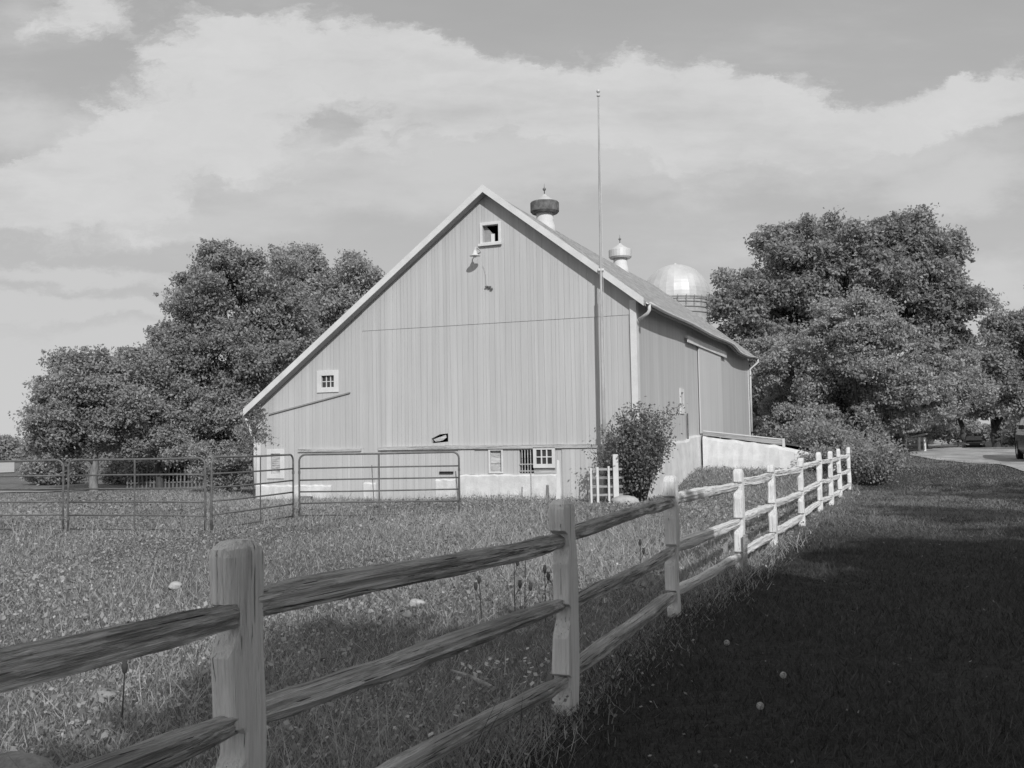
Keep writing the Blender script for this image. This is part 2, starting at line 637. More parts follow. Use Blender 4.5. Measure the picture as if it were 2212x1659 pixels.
def axis_coords(lo, hi, step, far, g=1.25):
    a = list(np.arange(lo, hi + step * 0.5, step))
    s = step
    v = hi
    while v < far:
        s *= g
        v += s
        a.append(v)
    s = step
    v = lo
    pre = []
    while v > -far:
        s *= g
        v -= s
        pre.append(v)
    return np.array(pre[::-1] + a)


def build_ground():
    xs = axis_coords(-26, 34, 0.5, 2500)
    ys = axis_coords(-6, 60, 0.5, 2500)
    gx, gy = np.meshgrid(xs, ys, indexing='ij')
    V = np.stack([gx, gy, H(gx, gy)], -1).reshape(-1, 3)
    nx, ny = len(xs), len(ys)
    i = np.arange(nx - 1)[:, None] * ny + np.arange(ny - 1)[None, :]
    F = np.stack([i, i + ny, i + ny + 1, i + 1], -1).reshape(-1, 4)
    np_mesh('ground', V, F, ground_mat(), smooth=True, kind='structure')


build_ground()


def ribbon(name, left, right, mat, dz, seg=0.7, kind='structure'):
    """sheet between two polylines, laid on the terrain"""
    left, right = np.array(left, float), np.array(right, float)
    t = np.arange(len(left))
    n = int(np.sum(np.linalg.norm(np.diff(left, axis=0), axis=1)) / seg) + 2
    tt = np.linspace(0, len(left) - 1, n)
    L = np.stack([np.interp(tt, t, left[:, k]) for k in (0, 1)], 1)
    Rr = np.stack([np.interp(tt, t, right[:, k]) for k in (0, 1)], 1)
    k = 9
    w = np.linspace(0, 1, k)
    P = L[:, None, :] * (1 - w[None, :, None]) + Rr[:, None, :] * w[None, :, None]
    z = H(P[..., 0], P[..., 1]) + dz
    V = np.concatenate([P, z[..., None]], -1).reshape(-1, 3)
    i = np.arange(n - 1)[:, None] * k + np.arange(k - 1)[None, :]
    F = np.stack([i, i + 1, i + k + 1, i + k], -1).reshape(-1, 4)
    return np_mesh(name, V, F, mat, smooth=True, kind=kind)


ROAD_L = np.array([(19.5, 6), (19, 14), (18, 22), (16.9, 28), (16.2, 32), (16.1, 35), (16.3, 41), (17.3, 43.5), (20.8, 50), (25.6, 60), (37.6, 90),
                   (54, 130), (76, 180), (120, 280)], float)
ROAD_R = ROAD_L + np.array([4.8, -1.4])
gravel = speckle('gravel', 0.26, 0.56, 0.9, bump_d=0.02, fine=45)
ribbon('driveway', ROAD_L, ROAD_R, gravel, 0.022)
pth = speckle('pale_path', 0.40, 0.58, 1.5)
ribbon('path', [(-30, 40.2), (-18, 41.5), (-10, 45), (-5, 47.5)], [(-30, 41.4), (-18, 42.5), (-10, 46), (-5, 48.5)], pth, 0.03)
ribbon('crop_field', [(-160, 70), (-90, 75), (-39, 78)], [(-260, 170), (-150, 175), (-90, 180)],
       speckle('ripe_crop', 0.42, 0.6, 0.3), 0.05, 4)


def road_left_x(y):
    return np.interp(y, ROAD_L[:, 1], ROAD_L[:, 0])


# ------------------------------------------------------------------ barn
BA = R(22)
BQ = np.array([3.402, 26.961])
BD1 = np.array([math.sin(BA), math.cos(BA)])      # along the side wall, away from the road end
BD2 = np.array([math.cos(BA), -math.sin(BA)])     # along the gable, to the right


def barn_world(s, t, z=0.0):
    p = BQ + BD2 * s + BD1 * t
    return (p[0], p[1], z)


BL, XL, XR, XRIDGE = 19.6, -12.4, 0.0, -4.35
ZR, ZE_R, ZE_L = 8.84, 5.47, 2.84        # undersides of the roof at ridge, right wall and left wall
SR = (ZR - ZE_R) / (XR - XRIDGE)
SL = (ZR - ZE_L) / (XRIDGE - XL)


def roof_under(x):
    return ZR - SR * (x - XRIDGE) if x > XRIDGE else ZR - SL * (XRIDGE - x)


def wall_with_holes(outer, holes, to3, thick):
    """flat wall sheet with openings, given a real thickness"""
    bm = bmesh.new()
    edges = []
    for loop in [outer] + holes:
        vs = [bm.verts.new(to3(p)) for p in loop]
        edges += [bm.edges.new((vs[i], vs[(i + 1) % len(vs)])) for i in range(len(vs))]
    bmesh.ops.triangle_fill(bm, use_beauty=True, use_dissolve=False, edges=edges)
    g = bmesh.ops.extrude_face_region(bm, geom=bm.faces[:])
    bmesh.ops.translate(bm, verts=[v for v in g['geom'] if isinstance(v, bmesh.types.BMVert)], vec=thick)
    bmesh.ops.recalc_face_normals(bm, faces=bm.faces)
    return bm


def bm_obj(bm, name, mat, parent, **kw):
    me = bpy.data.meshes.new(name)
    bm.to_mesh(me)
    bm.free()
    me.materials.append(mat)
    return link(bpy.data.objects.new(name, me), parent, **kw)


def rect(x0, x1, z0, z1):
    return [(x0, z0), (x1, z0), (x1, z1), (x0, z1)]


def build_barn():
    b = empty('barn', (BQ[0], BQ[1], 0), -BA, label='large pale wooden saltbox barn with white trim on a whitewashed base', cat='barn')
    # front gable wall, openings cut through
    gable = [(XL, -0.5), (XR, -0.5), (XR, ZE_R), (XRIDGE, ZR), (XL, ZE_L)]
    holes = [rect(-4.50, -4.00, 7.41, 7.91), rect(-10.01, -9.56, 3.40, 3.76), rect(-11.89, -11.54, 0.74, 1.38),
             [(-6.25, 1.62), (-5.71, 1.66), (-5.71, 1.90), (-5.98, 1.88), (-6.25, 1.76)], rect(-3.48, -3.05, 0.73, 1.39),
             rect(-4.38, -4.03, 0.78, 1.38)]
    bm_obj(wall_with_holes(gable, holes, lambda p: (p[0], 0, p[1]), (0, 0.12, 0)), 'gable_wall', M['siding'], b)
    # upper course of boards laps over the lower one
    up = [(-8.55, 5.07), (0.0, 5.03), (0.0, ZE_R - 0.02), (XRIDGE, ZR - 0.02), (-8.55, roof_under(-8.55) - 0.02)]
    bm_obj(wall_with_holes(up, [rect(-4.50, -4.00, 7.41, 7.91)], lambda p: (p[0], -0.014, p[1]), (0, 0.012, 0)),
           'upper_siding', M['siding'], b)
    MB().box(-8.57, -8.53, -0.010, -0.003, 1.5, 5.03).build('joint_strip', M['siding'], b)
    # side, rear and far walls
    bm = wall_with_holes(rect(0.12, BL - 0.12, -0.5, ZE_R), [rect(5.30, 5.62, 2.55, 3.12)], lambda p: (0, p[0], p[1]), (-0.12, 0, 0))
    bm_obj(bm, 'side_wall', M['siding'], b)
    MB().box(XL, XL + 0.12, 0.12, BL - 0.12, -0.5, ZE_L).build('back_wall', M['siding'], b)
    MB().prism(gable, 'y', BL - 0.12, BL).build('end_wall', M['siding'], b)
    # ---- roof: two slopes with a sag towards the far eave
    th, rake, eave = 0.11, 0.30, 0.33

    def slope(side):
        sx = 1 if side == 'r' else -1
        n, mm = 40, 10
        x_e = XR + eave if side == 'r' else XL - eave
        top, bot = [], []
        for i in range(n + 1):
            y = -rake + (BL + 2 * rake) * i / n
            for j in range(mm + 1):
                f = j / mm
                x = XRIDGE + (x_e - XRIDGE) * f
                z = roof_under(x)
                sag = -0.02 * math.sin(y * 0.9) * f
                if side == 'r':
                    sag += -0.16 * f * f * (S(np.array((y - 13.2) / 1.6)) - 0.55 * S(np.array((y - 17) / 2.5)))
                    sag += -0.07 * math.sin(math.pi * min(max(y / BL, 0), 1)) * (1 - f)
                else:
                    sag += -0.07 * math.sin(math.pi * min(max(y / BL, 0), 1)) * (1 - f)
                top.append((x, y, z + th * 1.25 + float(sag)))
                bot.append((x, y, z + 0.004 + float(sag)))
        nn = (n + 1) * (mm + 1)
        vs = top + bot
        fs = []
        for i in range(n):
            for j in range(mm):
                a = i * (mm + 1) + j
                q = (a, a + 1, a + mm + 2, a + mm + 1)
                fs.append(q)
                fs.append(tuple(k + nn for k in reversed(q)))
        for i in range(n):
            for j in (0, mm):
                a = i * (mm + 1) + j
                fs.append((a, a + mm + 1, a + mm + 1 + nn, a + nn))
        for j in range(mm):
            for i in (0, n):
                a = i * (mm + 1) + j
                fs.append((a, a + 1, a + 1 + nn, a + nn))
        return MB().add(vs, fs)
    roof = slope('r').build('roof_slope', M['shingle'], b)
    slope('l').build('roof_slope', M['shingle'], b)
    # rake boards along the gable edge and soffit boards under them
    for side in ('r', 'l'):
        x_e = XR + eave - 0.02 if side == 'r' else XL - eave + 0.02
        z_e, z_p = roof_under(x_e), ZR
        poly = [(XRIDGE, z_p + 0.20), (x_e, z_e + 0.20), (x_e, z_e - 0.02), (XRIDGE, z_p - 0.02)]
        MB().prism(poly, 'y', -rake - 0.035, -rake - 0.004).build('rake_board', M['white'], b)
        poly = [(XRIDGE, z_p - 0.004), (x_e, z_e - 0.004), (x_e, z_e - 0.03), (XRIDGE, z_p - 0.03)]
        MB().prism(poly, 'y', -rake - 0.003, -0.034).build('rake_soffit', M['soffit'], b)
    # eave soffit and fascia on the road side
    pts = []
    n = 30
    fz = lambda y: roof_under(XR + eave) - 0.16 * float(S(np.array((y - 13.2) / 1.6)) - 0.55 * S(np.array((y - 17) / 2.5))) - 0.02 * math.sin(y * 0.9)
    rows = [(-rake + 0.002) + (BL + 2 * rake - 0.004) * i / n for i in range(n + 1)]
    MB().loft([[(XR + eave + 0.004, y, fz(y) - 0.02), (XR + eave + 0.03, y, fz(y) - 0.02), (XR + eave + 0.03, y, fz(y) + 0.12),
                (XR + eave + 0.004, y, fz(y) + 0.12)] for y in rows]).build('fascia', M['soffit'], b)
    gut = MB()
    gut.loft([[(XR + eave + 0.095 + 0.062 * math.cos(a), y, fz(y) + 0.085 + 0.062 * math.sin(a))
               for a in [math.pi + math.pi * k / 8 for k in range(9)] + [2 * math.pi - math.pi * k / 8 for k in range(9)][0:0]]
              + [(XR + eave + 0.095 + 0.05 * math.cos(a), y, fz(y) + 0.085 + 0.05 * math.sin(a))
                 for a in [2 * math.pi - math.pi * k / 8 for k in range(9)]] for y in rows])
    g = gut.build('gutter', M['white'], b, smooth=True)
    z0 = fz(-rake) + 0.02
    MB().tube([(XR + eave + 0.095, -rake + 0.12, z0 + 0.03), (XR + eave + 0.10, -rake + 0.12, z0 - 0.14), (XR + eave + 0.05, -rake + 0.14, z0 - 0.22),
               (XR + eave - 0.22, -rake + 0.25, z0 - 0.36)], 0.045, 10).build('downspout', M['white'], g, smooth=True)
    z1 = fz(BL)
    MB().tube([(XR + eave + 0.095, BL + 0.1, z1 + 0.05), (XR + eave + 0.10, BL + 0.1, z1 - 0.12), (0.10, BL - 0.05, z1 - 0.42),
               (0.09, BL - 0.05, 1.9)], 0.045, 10).build('downspout', M['white'], g, smooth=True)
    # gutter elbow on the low eave, white pipe down the corner
    zl = roof_under(XL - eave)
    g2 = MB().tube([(XL - eave - 0.06, -rake, zl + 0.06), (XL - eave - 0.06, BL + rake, zl + 0.06)], 0.06, 10).build('gutter', M['white'], b, smooth=True)
    MB().tube([(XL - eave - 0.06, -rake + 0.15, zl + 0.02), (XL - eave - 0.03, -rake + 0.2, zl - 0.12), (XL - 0.10, -0.06, zl - 0.75),
               (XL - 0.07, -0.06, zl - 1.0), (XL - 0.07, -0.06, 0.35)], 0.045, 10).build('downspout', M['white'], g2, smooth=True)
    # corner boards
    MB().box(-0.15, 0.03, -0.062, -0.034, 1.52, ZE_R - 0.05).box(0.002, 0.03, -0.034, 0.16, 1.55, ZE_R - 0.05).build('corner_board', M['white'], b)
    MB().box(XL - 0.03, XL + 0.10, -0.03, -0.002, 0.42, ZE_L - 0.04).build('corner_board', M['white'], b)
    MB().box(0.002, 0.03, BL - 0.14, BL, 1.6, ZE_R - 0.4).build('corner_board', M['white'], b)
    # ---- gable openings
    def window(x0, x1, z0, z1, fw, cols=0, rws=0, name='window', yo=-0.03, sill=0.0):
        f = MB()
        f.box(x0 - fw, x0, yo - 0.035, yo, z0 - fw, z1 + fw).box(x1, x1 + fw, yo - 0.035, yo, z0 - fw, z1 + fw)
        f.box(x0, x1, yo - 0.035, yo, z1, z1 + fw).box(x0, x1, yo - 0.035, yo, z0 - fw, z0)
        w = f.build(name, M['white'], b, bevel=0.006)
        if cols:
            m = MB()
            for k in range(1, cols):
                x = x0 + (x1 - x0) * k / cols
                m.box(x - 0.014, x + 0.014, 0.02, 0.045, z0, z1)
            for k in range(1, rws):
                z = z0 + (z1 - z0) * k / rws
                m.box(x0, x1, 0.022, 0.043, z - 0.012, z + 0.012)
            m.build('muntin', M['white'], w)
            MB().box(x0, x1, 0.05, 0.056, z0, z1).build('pane', M['pane'], w)
        if sill:
            MB().box(x0 - fw - 0.03, x1 + fw + 0.03, yo - 0.09, yo - 0.036, z0 - fw - 0.02, z0 - fw + 0.05).build('sill', M['white'], w)
        return w
    w = window(-4.50, -4.00, 7.41, 7.91, 0.085, yo=-0.016, sill=1)
    MB().prism([(-4.50, 7.41), (-4.18, 7.41), (-4.18, 7.62), (-4.44, 7.91), (-4.50, 7.91)], 'y', 0.10, 0.115).build('lit_board', M['soffit'], w)  # bright patch of light put into the board's shape, diagonal border included
    MB().box(-4.27, -4.16, 0.06, 0.09, 7.42, 7.66).build('inner_block', M['white'], w)
    window(-10.01, -9.56, 3.40, 3.76, 0.16, 3, 2, yo=-0.002)
    w = window(-11.89, -11.54, 0.74, 1.38, 0.14, yo=-0.002)
    MB().box(-11.89, -11.54, 0.05, 0.07, 0.74, 1.38).build('board_shutter', M['rail'], w)
    w = window(-4.38, -4.03, 0.78, 1.38, 0.05, yo=-0.002)
    MB().box(-4.38, -4.03, 0.06, 0.08, 0.78, 1.38).build('board_shutter', M['rail'], w)
    # barred opening with a loose six-pane sash hooked beside it
    bars = MB()
    for k in range(1, 5):
        x = -3.48 + 0.43 * k / 5
        bars.box(x - 0.012, x + 0.012, -0.02, 0.0, 0.73, 1.39)
    bars.box(-3.48, -3.05, -0.022, -0.002, 0.97, 1.0).box(-3.48, -3.05, -0.022, -0.002, 0.78, 0.81)
    bars.build('window_bars', M['ledge'], b)
    MB().box(-3.04, -2.40, -0.012, -0.004, 0.72, 0.90).build('vent_slot', M['ledge'], b)
    s = MB()
    x0, x1, z0, z1 = -2.99, -2.44, 0.93, 1.44
    s.box(x0 - 0.05, x0 + 0.04, -0.075, -0.03, z0 - 0.05, z1 + 0.02).box(x1 - 0.04, x1 + 0.05, -0.075, -0.03, z0 - 0.05, z1 + 0.02)
    s.box(x0 + 0.04, x1 - 0.04, -0.075, -0.03, z1 - 0.05, z1 + 0.02).box(x0 + 0.04, x1 - 0.04, -0.075, -0.03, z0 - 0.05, z0 + 0.06)
    for k in (1, 2):
        x = x0 + 0.04 + (x1 - x0 - 0.08) * k / 3
        s.box(x - 0.016, x + 0.016, -0.07, -0.035, z0 + 0.06, z1 - 0.05)
    zz = (z0 + z1) / 2
    s.box(x0 + 0.04, x1 - 0.04, -0.068, -0.037, zz - 0.014, zz + 0.014)
    sash = s.build('sash', M['white'], b)
    MB().box(x0 + 0.03, x1 - 0.03, -0.034, -0.024, z0 + 0.05, z1 - 0.04).build('pane', M['pane'], sash)
    # broken corner of the damaged hole: loose board hanging inside
    MB().prism([(-6.2, 1.74), (-5.80, 1.86), (-5.78, 1.78), (-5.9, 1.70), (-6.14, 1.66)], 'y', 0.03, 0.05).build('broken_board', M['rail'], b)
    # sloping flashing left by a vanished lean-to
    MB().prism([(-11.95, 2.60), (-8.99, 3.19), (-8.99, 3.23), (-11.95, 2.645)], 'y', -0.05, -0.003).build('flashing', M['soffit'], b)
    # ledge boards over the lower storey
    MB().prism([(-8.0, 1.44), (-5.7, 1.44), (-1.0, 1.42), (-0.2, 1.42), (-0.2, 1.50), (-1.4, 1.52), (-5.7, 1.55), (-8.0, 1.535)], 'y', -0.075, -0.002).build('ledge_board', M['ledge'], b)
    MB().box(-10.87, -8.62, -0.05, -0.002, 1.42, 1.52).build('ledge_board', M['ledge'], b)
    # lower doors
    for (x0, x1, z1) in ((-9.62, -8.56, 1.36), (-8.06, -6.12, 1.36)):
        MB().box(x0, x1, -0.035, -0.002, -0.3, z1).build('stable_door', M['siding_low'], b)
    MB().box(-5.38, -4.86, -0.03, -0.002, 0.70, 1.40).build('board_panel', M['siding_low'], b)
    MB().box(-2.2, -0.2, -0.03, -0.002, -0.3, 1.41).build('board_panel', M['siding_low'], b)
    MB().box(-5.99, -5.55, -0.05, -0.004, 0.735, 0.795).build('vent_slot', M['dark'], b)
    # whitewashed footing blocks
    def block(x0, x1, z1, y0=-0.08):
        n = max(4, int((x1 - x0) / 0.12))
        rings = []
        for i in range(n + 1):
            x = x0 + (x1 - x0) * i / n
            j = lambda a: random.uniform(-a, a)
            zt = z1 + j(0.018)
            rings.append([(x, -0.002, -0.5), (x, y0 + j(0.012), -0.5), (x, y0 + j(0.012), zt * 0.45), (x, y0 + j(0.012), zt - 0.04),
                          (x, y0 + 0.04, zt), (x, -0.002, zt)])
        MB().loft(rings).build('footing', M['stone'], b)
    block(-12.43, -9.66, 0.40)
    block(-8.52, -8.10, 0.47)
    block(-6.10, -5.46, 0.57)
    block(-5.37, -2.27, 0.70)
    MB().box(-10.78, -10.30, -0.10, -0.085, -0.2, 0.06).build('vent_hatch', M['iron'], b)
    # ---- road side: whitewashed base, sliding door on its track, slit window
    rings = []
    for i in range(25):
        y = -0.05 + 8.4 * i / 24
        zt = 1.46 + 0.02 * y + (0.12 if y > 6.2 else 0) + random.uniform(-0.015, 0.015)
        j = lambda: random.uniform(-0.015, 0.015)
        rings.append([(0.002, y, -0.4), (0.16 + j(), y, -0.4), (0.13 + j(), y, 0.6), (0.10 + j(), y, zt - 0.06), (0.06, y, zt), (0.002, y, zt)])
    MB().loft(rings).build('footing', M['stone'], b)
    MB().box(0.032, 0.075, 8.14, 12.35, 1.80, 4.84).build('sliding_door', M['door'], b)
    tr = MB().box(0.005, 0.12, 6.1, 13.35, 4.95, 5.02).box(0.10, 0.125, 6.1, 13.35, 4.80, 4.95).build('door_track', M['white'], b)
    MB().box(0.004, 0.05, 10.22, 10.27, 1.82, 4.8).build('joint_strip', M['door'], b)
    w = MB()
    w.box(0.002, 0.035, 5.18, 5.30, 2.43, 3.24).box(0.002, 0.035, 5.62, 5.74, 2.43, 3.24)
    w.box(0.002, 0.035, 5.30, 5.62, 3.12, 3.24).box(0.002, 0.035, 5.30, 5.62, 2.43, 2.55)
    wo = w.build('window', M['white'], b)
    MB().box(-0.06, -0.05, 5.30, 5.62, 2.55, 3.12).build('pane', M['pane'], wo)
    MB().tube([(0.06, 6.02, 2.45), (0.06, 6.02, 1.62)], 0.025, 8).build('conduit', M['iron'], b)
    # ---- ridge ventilators
    for t, drum in ((4.9, 'iron'), (14.15, 'galv')):
        z = 8.68
        v = MB().lathe([(0.40, -0.35), (0.34, 0.15), (0.29, 0.35), (0.29, 0.62)], 20, (XRIDGE, t, z)).build('ventilator', M['white'], b, smooth=True)
        MB().lathe([(0.30, 0.60), (0.43, 0.60), (0.485, 0.66), (0.485, 0.95), (0.46, 0.985), (0.38, 0.99)], 24, (XRIDGE, t, z)).build('ventilator_drum', M[drum], v)
        MB().lathe([(0.385, 0.985), (0.36, 1.02), (0.20, 1.12), (0.09, 1.20), (0.05, 1.26)], 20, (XRIDGE, t, z)).build('ventilator_cap', M['galv'], v, smooth=True)
        MB().lathe([(0.02, 1.24), (0.015, 1.37), (0.05, 1.40), (0.06, 1.43), (0.05, 1.46), (0.012, 1.49), (0.004, 1.62)], 10, (XRIDGE, t, z)).build('finial', M['iron'], v, smooth=True)
    # ---- gable lamp and the loose wire below it
    lp = MB().lathe([(0.15, 0.0), (0.16, 0.01), (0.07, 0.06), (0.05, 0.14), (0.03, 0.17)], 16, (-4.60, -0.36, 6.97)).build('wall_lamp', M['white'], b, smooth=True)
    MB().tube([(-4.60, -0.36, 7.13), (-4.60, -0.34, 7.22), (-4.58, -0.24, 7.24), (-4.56, -0.05, 7.16)], 0.018, 8).build('lamp_arm', M['white'], lp)
    MB().lathe([(0.03, -0.04), (0.05, -0.02), (0.045, 0.03)], 10, (-4.60, -0.36, 6.97)).build('bulb', M['lampglass'], lp)
    MB().tube([(-4.50, -0.05, 6.75), (-4.42, -0.06, 6.55), (-4.40, -0.05, 6.2), (-4.38, -0.06, 6.12)], 0.004, 6).build('loose_wire', M['soffit'], b)
    hk = MB()
    hk.box(-4.42, -4.34, -0.10, -0.035, 6.10, 6.13).box(-4.33, -4.25, -0.09, -0.035, 6.07, 6.12).box(-4.26, -4.20, -0.09, -0.035, 6.02, 6.06)
    hk.build('wall_hook', M['iron'], b)
    return b


barn = build_barn()


# ---- retaining wall and earth ramp up to the sliding door
def build_ramp():
    rw = empty('retaining_wall', barn_world(0.2, 7.7), -BA, label='low whitewashed stone wall sloping down from the barn door ramp', cat='wall')
    rings = []
    n = 26
    for i in range(n + 1):
        x = 4.4 * i / n
        zt = 1.70 - 0.14 * x - 0.10 * max(0, x - 2.4) + random.uniform(-0.02, 0.02)
        if x > 2.9:
            zt += random.uniform(-0.05, 0.04)
        j = lambda a=0.03: random.uniform(-a, a)
        rings.append([(x, 0.45, 0.2), (x, -0.10 + j(), 0.2), (x, -0.05 + j(), zt * 0.6), (x, 0.0 + j(), zt - 0.10), (x, 0.05 + j(), zt),
                      (x, 0.40, zt)])
    MB().loft(rings).build('wall_body', M['stone'], rw)
    beam = MB().prism([(0.0, 1.74), (2.62, 1.36), (2.62, 1.52), (0.0, 1.86)], 'y', 0.06, 0.20).build('timber_beam', M['timber'], rw)
    MB().prism([(0.02, 1.87), (2.62, 1.535), (2.62, 1.57), (0.02, 1.90)], 'y', 0.04, 0.26).build('cap_plank', M['white'], rw)
    MB().box(2.63, 2.70, 0.05, 0.24, 1.1, 1.58).build('end_post', M['white'], rw)
    # ramp of earth behind it
    vs, fs = [], []
    n, m = 14, 8
    for i in range(n + 1):
        for j in range(m + 1):
            s = 0.03 + 6.0 * i / n
            t = 8.12 + 5.0 * j / m
            w = barn_world(s, t)
            top = 1.74 - 0.10 * s - 0.02 * s * s * 0.5
            edge = 0.0 if j < m - 2 else 0.35 * (j - m + 2)
            z = max(top - edge, Hs(w[0], w[1]) + 0.03)
            vs.append((w[0], w[1], z if i < n else Hs(w[0], w[1]) - 0.2))
    for i in range(n):
        for j in range(m):
            a = i * (m + 1) + j
            fs.append((a, a + m + 1, a + m + 2, a + 1))
    MB().add(vs, fs).build('earth_ramp', speckle('ramp_turf', 0.05, 0.13, 3.0, bump_d=0.05), smooth=True, kind='structure')


build_ramp()

# ------------------------------------------------------------------ silo
silo = empty('silo', (10.05, 60, 0), label='round concrete silo with a shiny metal dome behind the barn', cat='silo')
MB().lathe([(2.0, -0.2), (2.0, 10.0)], 40).build('silo_body', M['concrete'], silo, smooth=False)
dm = MB().lathe([(2.06, 9.9)] + [(2.06 * math.cos(a), 10.15 + 2.06 * math.sin(a)) for a in [R(90) * k / 14 for k in range(15)][:-1]] + [(0.12, 12.22), (0.05, 12.3)], 28).build('dome', M['galv'], silo)
hp = MB()
for z in (9.1, 9.4, 9.7):
    hp.lathe([(2.01, z), (2.05, z), (2.05, z + 0.05), (2.01, z + 0.05)], 40)
hp.build('hoop', M['soffit'], silo)
rl = MB()
for k in range(26):
    a = 2 * math.pi * k / 26
    rl.tube([(2.14 * math.cos(a), 2.14 * math.sin(a), 9.5), (2.14 * math.cos(a), 2.14 * math.sin(a), 10.1)], 0.02, 5)
rl.tube([(2.14 * math.cos(2 * math.pi * k / 40), 2.14 * math.sin(2 * math.pi * k / 40), 10.02) for k in range(41)], 0.02, 5)
rl.build('guard_rail', M['soffit'], silo)

# ------------------------------------------------------------------ flagpole
fp0 = at(1308, 1075, 26.93)
fp = empty('flagpole', (fp0[0], fp0[1], 0.04), label='tall thin weathered flagpole standing against the barn gable', cat='flagpole')
MB().tube([(0, 0, -0.3), (0.0, 0, 2.5), (0.005, 0, 5.6), (0.01, 0, 5.62), (0.03, 0, 8.5), (0.055, 0, 11.05)], [0.055, 0.052, 0.046, 0.034, 0.028, 0.02], 12).build('pole', M['pole'], fp, smooth=True)
MB().lathe([(0.015, 0), (0.05, 0.01), (0.05, 0.03), (0.012, 0.05), (0.012, 0.10), (0.04, 0.115), (0.055, 0.15), (0.04, 0.19), (0.01, 0.20)], 14, (0.055, 0, 11.04)).build('finial', M['galv'], fp, smooth=True)
MB().box(-0.06, 0.10, -0.03, 0.06, 6.20, 6.26).build('bracket', M['white'], fp)
MB().tube([(0.055, -0.01, 3.0), (0.075, -0.01, 7.0), (0.085, -0.01, 10.95)], 0.005, 5).build('halyard', M['white'], fp)

# ------------------------------------------------------------------ split rail fence
POSTS = [(-2.10, 0.66), (-0.954, 3.49), (0.31, 6.17), (1.454, 9.217), (2.715, 12.104), (3.738, 14.478), (5.206, 18.133),
         (6.622, 21.635), (7.547, 23.776), (8.545, 26.213), (9.891, 29.441)]
TOPS = [1.27, 1.29, 1.283, 1.278, 1.24, 1.20, 1.245, 1.267, 1.285, 1.30, 1.275]
RZ = [1.05, 0.615, 0.205]


def smooth_noise(n, amp, k):
    a = np.random.default_rng(int(rng.integers(1e9))).normal(size=n + 8 * k)
    ker = np.hanning(4 * k + 1)
    ker /= ker.sum()
    a = np.convolve(a, ker, 'same')[4 * k:4 * k + n]
    return a / (a.std() + 1e-9) * amp


